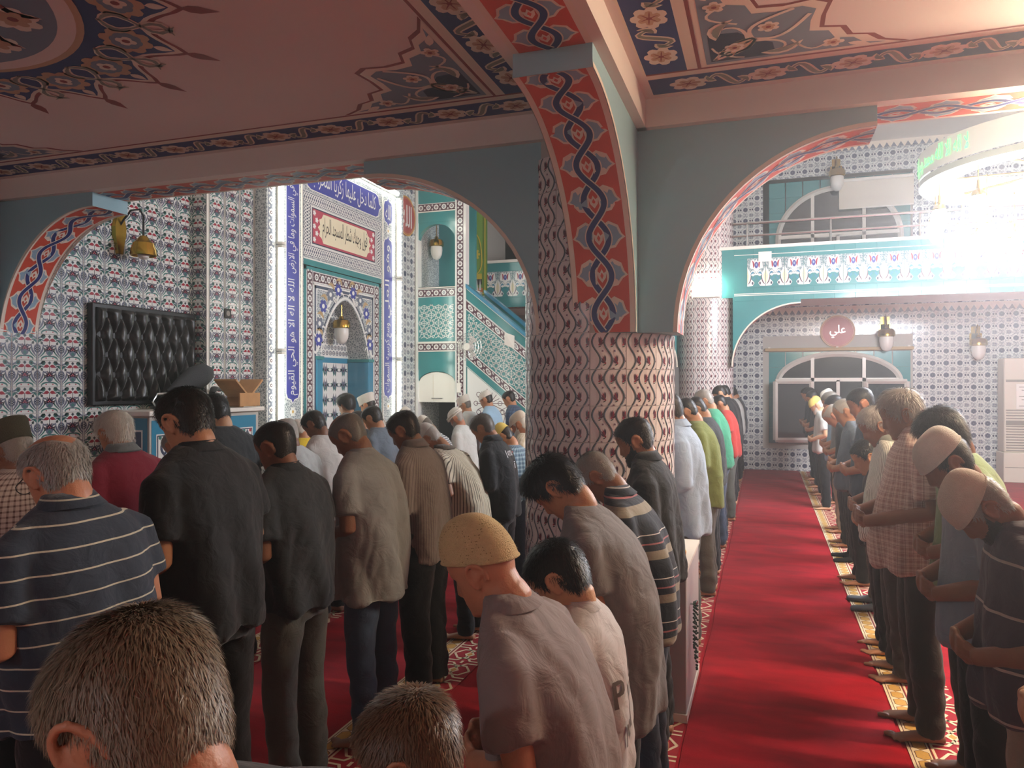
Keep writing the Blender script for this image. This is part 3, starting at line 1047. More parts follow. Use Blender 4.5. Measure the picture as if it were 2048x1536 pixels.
# ------------------------------------------------------------------ mihrab
def rosettes(L, W, along='u', ground='ink_plum'):
    """band of round blossoms; runs along u, 0..L x 0..W"""
    D = Draw()
    D.rect(0, 0, L, W, 'white_tile', 1); D.rect(0, W * .07, L, W * .93, ground, 2)
    n = max(1, int(round(L / (W * 1.05)))); P = L / n
    for k in range(n):
        x = (k + .5) * P
        D.flower((x, W / 2), W * .34, 8, 'white_tile', 3, k=.15, seg=2); D.disk((x, W / 2), W * .16, 'ink_grey' if k % 2 else 'ink_plum', 4, 8); D.disk((x, W / 2), W * .07, 'white_tile', 5, 6)
        for s in (-1, 1):
            D.disk((x + P * .5, W * (.5 + s * .25)), W * .12, 'white_tile', 3, 7)
            D.disk((x + P * .5, W * (.5 + s * .25)), W * .05, ground, 4, 5)
    if along == 'v':
        E = Draw(); E.put(D, lambda x, y: (W - y, x)); return E
    return D


def plait(L, W, ground='slate'):
    D = Draw(); D.rect(0, 0, L, W, ground, 1)
    n = max(2, int(round(L / (W * .55)))); m = n * 8
    for j in range(4):
        pts = [(L * i / m, W * (.5 + .36 * math.sin(2 * pi * n / 2 * i / m + j * pi / 2))) for i in range(m + 1)]
        D.stroke(pts, W * .085, 'white_tile', 2 + j)
    for s in (.04, .96): D.rect(0, W * (s - .025), L, W * (s + .025), 'white_tile', 7)
    return D


NX0, NX1, NZS, NZT = 7.83, 8.97, 2.08, 2.80
MC = (NX0 + NX1) / 2
mih = empty('mihrab', (MC, YM, 0)); tag(mih, 'tall tiled prayer niche framed by blue script bands and bright light strips', 'prayer niche')


def mpart(mb, name, smooth=False):
    o = mb.build(name, None, smooth=smooth); o.parent = mih; o.location = (-MC, -YM, 0); return o


def mdraw(D, name, x, z, y=YM):
    o = D.build(name, plane_map((x, y - .001, z), (1, 0, 0), (0, 0, 1)), None, step=.0006); o.parent = mih; o.location = (-MC, -YM, 0); return o


def parch(x, ):
    """height of the pointed niche arch at x"""
    t = abs(x - MC) / ((NX1 - NX0) / 2)
    return NZS + (NZT - NZS) * (max(0, 1 - t ** 1.75)) ** .72


mb = MB()
mb.box((MX0, YM, 0), (NX0, YQ, ZH), MATS['mihrab_grey']); mb.box((NX1, YM, 0), (MX1, YQ, ZH), MATS['mihrab_grey'])
xs = list(np.linspace(NX0, NX1, 33))
for a, b in zip(xs, xs[1:]):
    za, zb = parch(a), parch(b)
    mb.add([(a, YM, za), (b, YM, zb), (b, YM, ZH), (a, YM, ZH), (a, YQ, za), (b, YQ, zb)], [(0, 1, 2, 3), (0, 4, 5, 1)], MATS['mihrab_grey'])
mpart(mb, 'body')
mb = MB(); mb.box((NX0, YQ - .03, 0), (NX1, YQ + .01, NZT), MATS['white_tile']); mpart(mb, 'niche_back')
# niche wall: leaf lattice below, small scroll tiles above
D = Draw()
for i in range(5):
    for j in range(9):
        cx, cz = .13 + i * .22, .30 + j * .2
        D.poly([(cx, cz - .06), (cx + .035, cz), (cx, cz + .06), (cx - .035, cz)], 'ink_grey', 3); D.disk((cx, cz), .014, 'ink_plum', 4, 6)
        for s in (-1, 1):
            D.leaf((cx + s * .02, cz - .08), (cx + s * .10, cz + .03), .035, 'ink_teal', 2, s * .25); D.leaf((cx + s * .11, cz - .02), (cx + s * .03, cz + .10), .03, 'ink_grey', 2, s * .25)
mdraw(D, 'leaf_tiles', NX0, 0, YQ - .031)
D = Draw(); D.rect(0, 0, NX1 - NX0, .07, 'tile_blue', 2)
for i in range(14):
    for j in range(9):
        cx, cz = .05 + i * .08 + (.04 if j % 2 else 0), .13 + j * .075
        if cx > 1.1: continue
        D.ring((cx, cz), .026, .012, 'ink_grey', 2, 10); D.disk((cx, cz), .010, 'ink_navy', 3, 6)
mdraw(D, 'scroll_tiles', NX0, 2.0, YQ - .031)
# teal reveal posts of the niche
for x0, x1 in ((NX0 - .11, NX0 + .02), (NX1 - .02, NX1 + .11)):
    mb = MB(); mb.box((x0, YM - .02, 0), (x1, YQ - .03, 2.02), MATS['tile_blue'], .008); mb.box((x0 - .01, YM - .03, 2.02), (x1 + .01, YQ - .03, 2.06), MATS['tile_teal'])
    mpart(mb, 'post')
# spandrel scrolls round the pointed arch
D = Draw()
for s in (-1, 1):
    pts = [(s * (.57 - .57 * t) if True else 0, parch(MC + (.57 - .57 * t)) - NZS + .03) for t in np.linspace(0, 1, 18)]
    D.stroke(pts, .03, 'white_tile', 3); D.stroke([(p[0] * 1.05, p[1] + .04) for p in pts], .018, 'ink_navy', 2)
    for k, (cx, cz) in enumerate(((.52, .62), (.36, .78), (.18, .86), (.60, .40), (.62, .20))):
        D.flower((s * cx, cz - .02), .085, 6, 'royal' if k % 2 == 0 else 'ink_grey', 4, k=.3); D.disk((s * cx, cz - .02), .03, 'white_tile', 5, 8)
        D.stroke([(s * (cx - .14 + .28 * t), cz - .11 + .07 * math.sin(2 * pi * t)) for t in np.linspace(0, 1, 9)], [.01 + .03 * math.sin(pi * i / 8) for i in range(9)], 'white_tile', 3)
        D.leaf((s * (cx - .09), cz + .04), (s * (cx + .06), cz + .09), .05, 'curtain_wood', 4, .3 * s)
mdraw(D, 'spandrel', MC, NZS)
# frames round the niche: teal line, rosette band, blue bands
FX0, FX1 = 7.47, 9.33
D = Draw(); H = 3.14
for (o, w, col) in ((0, .055, 'tile_teal'), (.20, .02, 'white_tile'), (.22, .035, 'slate'), (.255, .012, 'white_tile')):
    D.rect(o, 0, o + w, H - o, col, 2); D.rect(FX1 - FX0 - o - w, 0, FX1 - FX0 - o, H - o, col, 2); D.rect(o, H - o - w, FX1 - FX0 - o, H - o, col, 2)
mdraw(D, 'frame_lines', FX0, 0)
mdraw(rosettes(H - .06, .13, 'v'), 'rosette_band', FX0 + .06, 0)
mdraw(rosettes(H - .06, .13, 'v'), 'rosette_band', FX1 - .19, 0)
mdraw(rosettes(FX1 - FX0 - .40, .13), 'rosette_band', FX0 + .20, H - .19)
D = Draw(); D.rect(0, 0, FX1 - FX0, .07, 'tile_teal', 2); D.rect(0, .07, FX1 - FX0, .085, 'white_tile', 2); D.rect(0, -.012, FX1 - FX0, 0, 'white_tile', 2)
mdraw(D, 'teal_band', FX0, 3.14)
# knot-framed inscription
PW, PH = FX1 - FX0, .78
mdraw(plait(PW, .15), 'plait_band', FX0, 3.24); mdraw(plait(PW, .15), 'plait_band', FX0, 3.24 + PH - .15)
for x in (FX0, FX1 - .15):
    D = Draw(); D.put(plait(PH - .30, .15), lambda a, b: (.15 - b, a)); mdraw(D, 'plait_band', x, 3.39)
D = Draw(); D.rect(0, 0, PW - .30, PH - .30, 'white_tile', 1); D.rect(.02, .02, PW - .32, PH - .32, 'ink_navy', 2); D.rect(.035, .035, PW - .335, PH - .335, 'ink_rose', 3)
w, h = PW - .30, PH - .30
pts = [(.26, .06), (.22, .12), (.17, .14), (.19, .20), (.14, .24), (.19, .28), (.17, .34), (.22, .36), (.26, .42)]
D.poly(pts + [(w - x, z) for x, z in reversed(pts)], 'cream_tile', 4)
for s in (0, 1):
    for k in range(5):
        x = .07 + .05 * (k % 2); z = .08 + k * .08
        D.flower((w - x if s else x, z), .035, 5, 'white_tile', 4, k=.4)
mdraw(D, 'inscription_panel', FX0 + .15, 3.39)


def mtext(s, w, h, col, x, z, name='script', y=YM, rot=False, hh=.005, bold=.0):
    o = text_draw(s, w, h, col, plane_map((x, y, z), (1, 0, 0), (0, 0, 1)), name, None, hh, rot, bold)
    o.parent = mih; o.location = (-MC, -YM, 0); return o


mtext(arabic('فول وجهك شطر المسجد الحرام'), 1.08, .30, 'ink_black', MC, 3.63)


def cartouche(w, h):
    D = Draw()
    e = min(w, h) * .5
    if h > w: pts = [(w / 2, 0), (w * .62, e * .35), (w * .9, e * .5), (w, e * .95), (w, h - e * .95), (w * .9, h - e * .5), (w * .62, h - e * .35), (w / 2, h), (w * .38, h - e * .35), (w * .1, h - e * .5), (0, h - e * .95), (0, e * .95), (w * .1, e * .5), (w * .38, e * .35)]
    else: pts = [(0, h / 2), (e * .35, h * .38), (e * .5, h * .1), (e * .95, 0), (w - e * .95, 0), (w - e * .5, h * .1), (w - e * .35, h * .38), (w, h / 2), (w - e * .35, h * .62), (w - e * .5, h * .9), (w - e * .95, h), (e * .95, h), (e * .5, h * .9), (e * .35, h * .62)]
    c = (w / 2, h / 2)
    D.poly([(c[0] + (x - c[0]) * (1 + .03 * h / (w + h)) + .012 * (1 if x > c[0] else -1), y + .012 * (1 if y > c[1] else -1)) for x, y in pts], 'white_tile', 1)
    D.poly(pts, 'royal', 2)
    return D


mdraw(cartouche(PW, .32), 'script_cartouche', FX0, 4.06)
mtext(arabic('كلما دخل عليها زكريا المحراب') if all(c in _AR or c == ' ' for c in 'كلما دخل عليها زكريا المحراب') else '', 1.55, .26, 'white_tile', MC, 4.22)
ay = [('الله لا اله الا هو الحي القيوم', 1.30), ('له ما في السموات وما', 1.1)]
for x in (7.14, 9.42):
    if x < 8:
        mdraw(cartouche(.24, 2.85), 'script_cartouche', x, 1.50)
        mtext(arabic(ay[0][0]), 1.34, .19, 'white_tile', x + .12, 2.26, rot=True, hh=.004); mtext(arabic('له ما في السموات وما في الارض'), 1.20, .19, 'white_tile', x + .12, 3.6, rot=True, hh=.004)
    else:
        mdraw(cartouche(.24, 2.35), 'script_cartouche', x, 1.50); mdraw(cartouche(.24, .40), 'script_cartouche', x, 4.0)
        mtext(arabic('وسع كرسيه السموات'), 1.0, .19, 'white_tile', x + .12, 2.1, rot=True, hh=.004); mtext(arabic('وهو العلي'), 1.05, .19, 'white_tile', x + .12, 3.2, rot=True, hh=.004)
        mtext(arabic('الله'), .16, .22, 'white_tile', x + .12, 4.2, hh=.004)
    D = Draw()
    for z in (1.40, 3.93 if x > 8 else 4.42):
        D.flower((.12, z), .06, 6, 'white_tile', 2, k=.3); D.disk((.12, z), .02, 'gold', 3, 8)
    D.flower((.12, 1.05), .12, 6, 'white_tile', 2, k=.35); D.flower((.12, 1.05), .08, 6, 'cream_tile', 3, k=.35); D.disk((.12, 1.05), .03, 'ink_navy', 4, 8)
    mdraw(D, 'blossom', x, 0)
for x in (6.80, 9.875): mdraw(rosettes(4.5, .13, 'v', 'ink_grey'), 'rosette_band', x, 0)
for x in (7.42, 9.365):
    mb = MB(); mb.box((x, YM - .012, 0), (x + .02, YM, 4.46), MATS['white_paint']); mpart(mb, 'line')
# light strips
for k, (x, nm) in enumerate(((6.99, 'left'), (9.81, 'right'))):
    for j in range(3):
        z0 = .90 + j * 1.19
        r = empty('light_strip', (x, YM, z0))
        tag(r, ('lowest', 'middle', 'topmost')[j] + ' white light tube on the ' + nm + ' edge of the mihrab', 'light', 'light tubes round the mihrab')
        mb = MB(); mb.box((-.035, -.025, 0), (.035, 0, 1.18), MATS['white_paint']); mb.build('housing', r)
        mb = MB(); mb.tube([(0, -.04, .03), (0, -.04, 1.15)], .030, MATS['led'], 8); mb.build('tube', r, smooth=True)
        for zz in (.0, 1.15):
            mb = MB(); mb.box((-.036, -.075, zz), (.036, -.02, zz + .03), MATS['white_paint']); mb.build('end_cap', r)
for j in range(2):
    r = empty('light_strip', (7.0 + j * 1.4, YM, 4.52)); tag(r, ('left', 'right')[j] + ' level light tube along the top of the mihrab', 'light', 'light tubes round the mihrab')
    mb = MB(); mb.box((0, -.025, -.03), (1.38, 0, .03), MATS['white_paint']); mb.build('housing', r)
    mb = MB(); mb.tube([(.02, -.04, 0), (1.36, -.04, 0)], .030, MATS['led'], 8); mb.build('tube', r, smooth=True)


# ------------------------------------------------------------------ lamps with brass caps
def drop_lamp(name, loc, label, s=1.0, hang=None, lit=False, wall=None):
    r = empty(name, loc); tag(r, label, 'lamp')
    mb = MB(); mb.lathe([(.0, .13), (.02, .13), (.03, .10), (.085, .08), (.10, .05), (.10, 0), (.085, -.01)], MATS['brass'], n=20); o = mb.build('brass_cap', r, smooth=30)
    mb = MB(); mb.lathe([(.078, -.01), (.082, -.06), (.075, -.12), (.05, -.17), (.02, -.19), (.0, -.192)], MATS['frosted'], n=20); mb.build('glass', r, smooth=True)
    if hang:
        mb = MB(); mb.tube([(0, 0, .12), (0, 0, hang)], .006, MATS['brass'], 6); mb.build('rod', r)
    if wall:
        d = Vector(wall); mb = MB()
        mb.tube([(0, 0, .12), (0, 0, .20), tuple(d * .3 + Vector((0, 0, .26))), tuple(d * .7 + Vector((0, 0, .22))), tuple(d + Vector((0, 0, .12)))], .008, MATS['brass'], 8); mb.build('arm', r, smooth=True)
        mb = MB()
        n = Vector(wall).normalized(); side = Vector((n.y, -n.x, 0))
        for (w0, z0, z1) in ((.05, -.10, .25), (.07, .0, .16)):
            a = d - n * .012
            pts = [a + side * w0 + Vector((0, 0, z0)), a - side * w0 + Vector((0, 0, z0)), a - side * w0 + Vector((0, 0, z1)), a + side * w0 + Vector((0, 0, z1))]
            q = [p + n * .012 for p in pts]
            mb.add([tuple(p) for p in pts + q], [(0, 1, 2, 3), (0, 4, 5, 1), (1, 5, 6, 2), (2, 6, 7, 3), (3, 7, 4, 0)], MATS['brass'])
        mb.build('back_plate', r)
    r.scale = (s, s, s)
    return r


x, z = onY(683, 655, 5.30)
drop_lamp('hanging_lamp', (x, 5.30, z), 'brass capped glass lamp hanging in the mihrab niche', 1.15, hang=parch(x) - z)
# brass bell lamp on the left wall
x, z = onY(287, 500, 5.28)
r = empty('wall_lamp', (x, 5.28, z)); tag(r, 'brass bell shaped wall lamp above the black padded panel', 'lamp')
mb = MB(); mb.lathe([(.0, .13), (.03, .125), (.05, .10), (.06, .085), (.088, .06), (.095, .03), (.108, .0), (.112, -.05), (.104, -.055), (.10, -.05)], MATS['brass'], n=28); mb.build('bell_shade', r, smooth=25)
mb = MB(); mb.lathe([(.05, -.04), (.045, -.07), (.02, -.085), (0, -.086)], MATS['frosted'], n=16); mb.build('bulb', r, smooth=True)
mb = MB(); mb.tube([(0, 0, .12), (0, 0, .30), (-.02, .02, .36), (-.06, .08, .35), (-.08, .15, .26), (-.08, .20, .20)], .009, MATS['black_plastic'], 8); mb.build('arm', r, smooth=True)
mb = MB(); prof = [(-.03, -.10), (.03, -.10), (.045, -.02), (.07, .06), (.075, .14), (.05, .22), (.07, .30), (.03, .36), (-.03, .36), (-.07, .30), (-.05, .22), (-.075, .14), (-.07, .06), (-.045, -.02)]
mb.add([(a - .08, .205, b + .06) for a, b in prof] + [(a * .8 - .08, .175, b + .06) for a, b in prof], [tuple(range(14, 28))] + [(i, (i + 1) % 14, 14 + (i + 1) % 14, 14 + i) for i in range(14)], MATS['brass']); mb.build('back_plate', r)

# ------------------------------------------------------------------ black padded panel
ax, az = onY(176, 604, YQ - .03); bx, bz = onY(385, 800, YQ - .03)
W, Hh = bx - ax, az - (zof(812, ax, YQ))
pan = empty('padded_panel', (ax, YQ - .012, az - Hh)); tag(pan, 'black buttoned leather panel hung on the flowered tile wall', 'panel')
mb = MB(); mb.box((0, -.06, 0), (W, 0, Hh), MATS['black_leather'], .01)
mb.build('frame', pan)
but = []
rows = 5
for j in range(rows):
    off = .5 if j % 2 else 0.0
    for i in range(7 + (j % 2)):
        but.append((.07 + (W - .14) * (i + .5 - off) / 7.0, .10 + (Hh - .2) * j / (rows - 1)))
but = [b for b in but if .03 < b[0] < W - .03]
n1, n2 = 150, 110
B = np.array(but)
xx, zz = np.meshgrid(np.linspace(.035, W - .035, n1 + 1), np.linspace(.035, Hh - .035, n2 + 1))
d0 = np.full(xx.shape, 9.0); ds = np.full(xx.shape, 9.0)
pitch = (W - .14) / 7.0; rowh = (Hh - .2) / (rows - 1)
for i, p in enumerate(B):
    d0 = np.minimum(d0, np.hypot(xx - p[0], zz - p[1]))
    ends = [q for q in B[i + 1:] if abs(abs(q[0] - p[0]) - pitch / 2) < .02 and abs(abs(q[1] - p[1]) - rowh) < .02]
    if p[1] > Hh - .15: ends.append(np.array([p[0], Hh]))
    if p[1] < .15: ends.append(np.array([p[0], 0.0]))
    for q in ends:
        v = q - p; t = np.clip(((xx - p[0]) * v[0] + (zz - p[1]) * v[1]) / (v @ v), 0, 1)
        ds = np.minimum(ds, np.hypot(xx - p[0] - t * v[0], zz - p[1] - t * v[1]))
ed = np.minimum(np.minimum(xx - .035, W - .035 - xx), np.minimum(zz - .035, Hh - .035 - zz))
yy = .062 + .05 * (1 - np.exp(-(ds / .022) ** 1.1)) * (1 - .8 * np.exp(-(d0 / .035) ** 2)) - .022 * np.exp(-(d0 / .02) ** 2)
yy += .003 * np.sin(xx * 95 + 6 * np.sin(zz * 11)) * np.exp(-(d0 / .07) ** 2)
yy = .050 + (yy - .050) * np.clip(ed / .035, 0, 1) ** .5
V = np.stack([xx, -yy, zz], -1).reshape(-1, 3)
mb = MB(); mb.add(V, [(j * (n1 + 1) + i, j * (n1 + 1) + i + 1, (j + 1) * (n1 + 1) + i + 1, (j + 1) * (n1 + 1) + i) for j in range(n2) for i in range(n1)], MATS['black_leather'])
mb.build('padding', pan, smooth='all')
for b in but:
    mb = MB(); mb.lathe([(.0, -.008), (.006, -.007), (.009, -.002), (.009, .004)], MATS['steel'], n=8, axis='Y'); o = mb.build('button', pan, (b[0], -.052, b[1]), smooth=True)

# ------------------------------------------------------------------ preacher's desk with things on it
kx0, kx1, ky, kz = 4.87, 6.34, 4.87, 1.49
KB = 5.285
d = empty('pulpit_desk', ((kx0 + kx1) / 2, (ky + KB) / 2, 0)); tag(d, 'tiled preacher\'s desk with a white slab top below the padded panel', 'desk')
hw, hd = (kx1 - kx0) / 2, (KB - ky) / 2
mb = MB(); mb.box((-hw - .03, -hd - .03, kz - .04), (hw, hd, kz), MATS['white_paint'], .006); mb.build('top', d)
mb = MB(); mb.box((-hw + .03, -hd + .03, 0), (hw - .03, hd, kz - .041), MATS['grout']); mb.build('body', d)
for i in range(3):
    x0 = -hw + .05 + i * (2 * hw - .1) / 3; x1 = x0 + (2 * hw - .1) / 3 - .02
    D = Draw(); w = x1 - x0; H = 1.36
    D.rect(0, 0, w, H, 'tile_blue', 1); D.rect(.05, .05, w - .05, H - .12, 'white_tile', 2); D.rect(.06, .06, w - .06, H - .13, 'ink_navy', 3); D.rect(.07, .07, w - .07, H - .14, 'white_tile', 4)
    for j in range(6):
        for s in (-1, 1):
            c = (w / 2 + s * w * .19, .18 + j * .19)
            D.leaf((c[0], c[1] - .08), (c[0], c[1] + .09), .09, 'slate', 5); D.leaf((c[0], c[1] - .05), (c[0], c[1] + .06), .04, 'white_tile', 6)
            D.disk((c[0] + .045, c[1] + .08), .018, 'ink_red', 5, 7); D.disk((c[0] - .045, c[1] + .08), .018, 'ink_teal', 5, 7)
    D.build('tile_panel', plane_map((x0, -hd + .028, .05), (1, 0, 0), (0, 0, 1)), d, step=.0008)
D = Draw(); D.rect(0, 0, 2 * hd - .05, 1.40, 'tile_blue', 1); D.rect(.05, .05, 2 * hd - .1, 1.3, 'white_tile', 2); D.rect(.065, .065, 2 * hd - .115, 1.285, 'slate', 3)
for j in range(5): D.flower((hd - .03, .2 + j * .24), .09, 8, 'white_tile', 4, k=.3)
D.build('tile_panel', plane_map((-hw + .028, hd, .03), (0, -1, 0), (0, 0, 1)), d, step=.0008)
# folding wooden book rest
bx_ = row_x(478, 4.96)
r = empty('book_rest', (bx_, 4.96, kz + .012)); tag(r, 'light wooden folding book rest standing on the white desk top', 'book stand')
for s, nm in ((1, 'a'), (-1, 'b')):
    mb = MB()
    for (y0, y1) in ((-.13, .13),):
        A = Vector((-s * .10, 0, 0)); B_ = Vector((s * .20, 0, .26)); n = Vector((-(B_ - A).z, 0, (B_ - A).x)).normalized() * .009
        pts = [A - n, B_ - n, B_ + n, A + n]
        mb.add([(p.x, y0, p.z) for p in pts] + [(p.x, y1, p.z) for p in pts], [(0, 1, 2, 3), (7, 6, 5, 4), (0, 4, 5, 1), (1, 5, 6, 2), (2, 6, 7, 3), (3, 7, 4, 0)], MATS['wood_oak'])
    mb.build('leaf_board', r)
mb = MB(); mb.box((-.15, -.135, 0), (.15, -.12, .13), MATS['wood_oak']); mb.build('front_board', r)
# black office chair on the platform behind the desk
cx_ = row_x(405, 5.15)
r = empty('swivel_chair', (cx_ - .09, 5.17, kz + .012)); r.scale = (1.25, 1.0, 1.3); tag(r, 'black padded chair back and arm showing above the desk', 'chair')
mb = MB(); mb.rings([[(x + (-.14 + .02) * 0, y, z) for x, y, z in ring] for ring in tube_rings([(-.22, .05, .10), (-.12, .03, .14), (.0, .02, .20), (.12, .0, .245), (.19, -.01, .25)], [.03, .07, .095, .085, .04], 14, (1, .55), (0, 0, 1))], MATS['bag_cloth']); mb.build('backrest', r, smooth=True)
mb = MB(); mb.tube([(.15, -.05, .10), (.22, -.0, .135), (.28, .04, .13), (.34, .05, .12)], [.02, .026, .028, .02], MATS['bag_cloth'], 10, flat=(.6, 1.3)); mb.build('armrest', r, smooth=True)
mb = MB(); mb.box((-.2, -.1, .0), (.2, .2, .09), MATS['bag_cloth'], .03); mb.build('seat', r)
mb = MB(); mb.tube([(-.16, -.1, .02), (-.46, -.12, .0), (-.50, -.12, .05), (-.46, -.12, .10), (-.2, -.1, .11), (-.1, -.05, .15)], .008, MATS['steel'], 8); mb.build('arm_tube', r, smooth=True)

# small switch plate on the pier
x, z = onY(455, 627, YP)
r = empty('switch_plate', (x, YP, z)); tag(r, 'small dark square socket plate on the tiled pier', 'socket')
mb = MB(); mb.box((-.05, -.010, -.05), (.05, .0, .05), MATS['ink_black'], .004); mb.build('plate', r)
mb = MB(); mb.lathe([(0, -.013), (.026, -.012), (.03, -.009)], MATS['ac_dark'], n=16, axis='Y'); mb.build('socket_ring', r)


# ------------------------------------------------------------------ red round signs
def round_sign(loc, axis, rad, txt, label, rim, tw=.9, th=.8):
    r = empty('round_sign', loc); tag(r, label, 'sign')
    U, V = ((1, 0, 0), (0, 0, 1)) if axis == 'Y' else ((0, -1, 0), (0, 0, 1))
    D = Draw(); D.disk((0, 0), rad, rim, 1, 40); D.disk((0, 0), rad * .93, 'sign_red', 2, 40); D.ring((0, 0), rad * .88, .006, rim, 3, 40)
    mb = MB()
    f = plane_map((0, 0, 0), U, V)
    rg = [[f(rad * math.cos(a), rad * math.sin(a), h) for a in np.linspace(0, 2 * pi, 40, endpoint=False)] for h in (-.0, .018)]
    mb.rings(rg, MATS['sign_red']); mb.build('board', r)
    D.build('face', plane_map(tuple(Vector(f(0, 0, .019))), U, V), r)
    text_draw(txt, rad * tw, rad * th, 'white_tile', plane_map(tuple(Vector(f(0, 0, .022))), U, V), 'lettering', r, .001, bold=.012)
    return r


x, z = onY(811, 432, YP)
round_sign((x, YP, z), 'Y', .31, arabic('الله'), 'tall red disc with white script on the pier beside the mihrab', 'gold', 1.1, 1.1)
y, z = onX(1675, 663, XF - .02)
round_sign((XF - .02, y, z), 'X', .315, arabic('علي'), 'dark red disc with pale script on the far wall above the window', 'tan')


# ------------------------------------------------------------------ minbar
MXs, MXe = 10.75, 11.65
mn = empty('minbar', (MXs, 4.0, 0)); tag(mn, 'teal tiled stepped pulpit with star lattice right of the mihrab', 'pulpit')


def npart(mb, name, smooth=False):
    o = mb.build(name, smooth=smooth); o.parent = mn; o.location = (-MXs, -4.0, 0); return o


def ndraw(D, name, y, z, x=MXs):
    """u runs towards -y"""
    o = D.build(name, plane_map((x - .001, y, z), (0, -1, 0), (0, 0, 1)), None, step=.0006); o.parent = mn; o.location = (-MXs, -4.0, 0); return o


TY0, TY1 = 4.62, 5.29
mb = MB()
def npanel(y0, y1, z0, z1, m): mb.box((MXs, y0, z0), (MXs + .10, y1, z1), MATS[m])
npanel(TY0, TY1, 1.95, 2.24, 'tile_teal'); npanel(TY0, TY1, 2.24, 3.27, 'tile_teal'); npanel(TY0, TY1, 4.30, 4.9, 'tile_teal')
mb.box((MXs, TY1, 0), (MXe, YQ, 4.9), MATS['mihrab_grey'])
mb.box((MXe - .06, TY0, 3.27), (MXe, YQ, 4.9), MATS['tile_teal']); mb.box((MXs, TY0 - .1, 3.2), (MXe, YQ, 3.27), MATS['white_paint']); mb.box((MXe - .06, TY0, 0), (MXe, YQ, 3.2), MATS['dark_hollow'])
npart(mb, 'tower')
# spandrels of the two arched openings
for (z0, z1, nm) in ((3.95, 4.31, 'upper'), (1.72, 1.96, 'lower')):
    mb = MB(); ys = list(np.linspace(TY0, TY1, 21)); c = (TY0 + TY1) / 2; hw_ = (TY1 - TY0) / 2
    for a, b in zip(ys, ys[1:]):
        f = lambda y: z0 + (z1 - z0 - .04) * math.sqrt(max(0, 1 - (abs(y - c) / hw_) ** 2))
        mb.add([(MXs + .01, a, f(a)), (MXs + .01, b, f(b)), (MXs + .01, b, z1), (MXs + .01, a, z1), (MXs + .1, a, f(a)), (MXs + .1, b, f(b))], [(0, 1, 2, 3), (0, 4, 5, 1)], MATS['tile_teal'])
    npart(mb, 'arch_spandrel')
# posts
for (y0, y1, z1) in ((4.44, 4.62, 5.0), (5.27, 5.31, 4.9)):
    mb = MB(); mb.box((MXs - .02, y0, 0), (MXs + .12, y1, z1), MATS['white_tile']); npart(mb, 'post')
ndraw(rosettes(4.9, .13, 'v'), 'rosette_band', 4.60, 0, MXs - .02)
for z in (2.245, 3.105, 4.47): ndraw(rosettes(TY1 - TY0, .13), 'rosette_band', TY1, z)
for z in (2.235, 2.38, 3.245, 4.46):
    mb = MB(); mb.box((MXs - .012, TY0, z), (MXs, TY1, z + .016), MATS['white_paint']); npart(mb, 'line')


def lattice(w, h, inside, a=.25):
    """ten-pointed star strapwork in white lines"""
    D = Draw()
    def seg(p, q):
        n = 4
        for i in range(n):
            u0 = (p[0] + (q[0] - p[0]) * i / n, p[1] + (q[1] - p[1]) * i / n); u1 = (p[0] + (q[0] - p[0]) * (i + 1) / n, p[1] + (q[1] - p[1]) * (i + 1) / n)
            if inside(*u0) and inside(*u1): D.stroke([u0, u1], .010, 'white_tile', 3)
    nx, ny = int(w / a) + 2, int(h / a) + 2
    for i in range(-1, nx):
        for j in range(-1, ny):
            for (ox, oy) in ((0, 0), (.5, .5)):
                cx, cy = (i + ox) * a, (j + oy) * a
                if not (-a < cx < w + a and -a < cy < h + a): continue
                R_ = a * .345
                P = [(cx + R_ * math.cos(2 * pi * k / 8), cy + R_ * math.sin(2 * pi * k / 8)) for k in range(8)]
                for k in range(8): seg(P[k], P[(k + 3) % 8])
                seg((cx + R_, cy), (cx + a - R_, cy)); seg((cx, cy + R_), (cx, cy + a - R_))
                g = a * .5
                for q in ((g, .16 * a), (g, -.16 * a)): seg((cx + R_ * .8, cy + q[1] * .3), (cx + q[0], cy + q[1])); seg((cx + a - R_ * .8, cy + q[1] * .3), (cx + q[0], cy + q[1]))
    return D


w_, h_ = TY1 - TY0, .56
ndraw(lattice(w_, h_, lambda u, v: .03 < u < w_ - .03 and 0 < v < h_), 'star_lattice', TY1, 2.44)
# white cupboard below
r = empty('cupboard', (MXs + .03, (TY0 + TY1) / 2, 1.43)); tag(r, 'white cupboard door with a rounded top set into the pulpit side', 'cupboard')
mb = MB(); c = 0; hw_ = (TY1 - TY0) / 2 - .01
ys = list(np.linspace(-hw_, hw_, 21)); vv = []
for y in ys: vv += [(0, y, 0), (0, y, .29 + .19 * math.sqrt(max(0, 1 - (y / hw_) ** 2)))]
mb.add(vv + [(.25, y_, z_) for _, y_, z_ in vv], [(2 * i, 2 * i + 1, 2 * i + 3, 2 * i + 2) for i in range(20)] + [(2 * i + 1, 42 + 2 * i + 1, 42 + 2 * i + 3, 2 * i + 3) for i in range(20)] + [(0, 2 * 20, 42 + 40, 42)], MATS['white_paint'])
mb.build('door', r)
mb = MB(); mb.box((-.006, hw_ * .2 - .004, .02), (0, hw_ * .2 + .004, .44), MATS['ac_white']); mb.build('seam', r)
mb = MB(); mb.tube([(-.0, .08, .06), (-.03, .08, .06), (-.03, -.10, .06), (0, -.10, .06)], .008, MATS['steel'], 8); mb.build('handle', r)

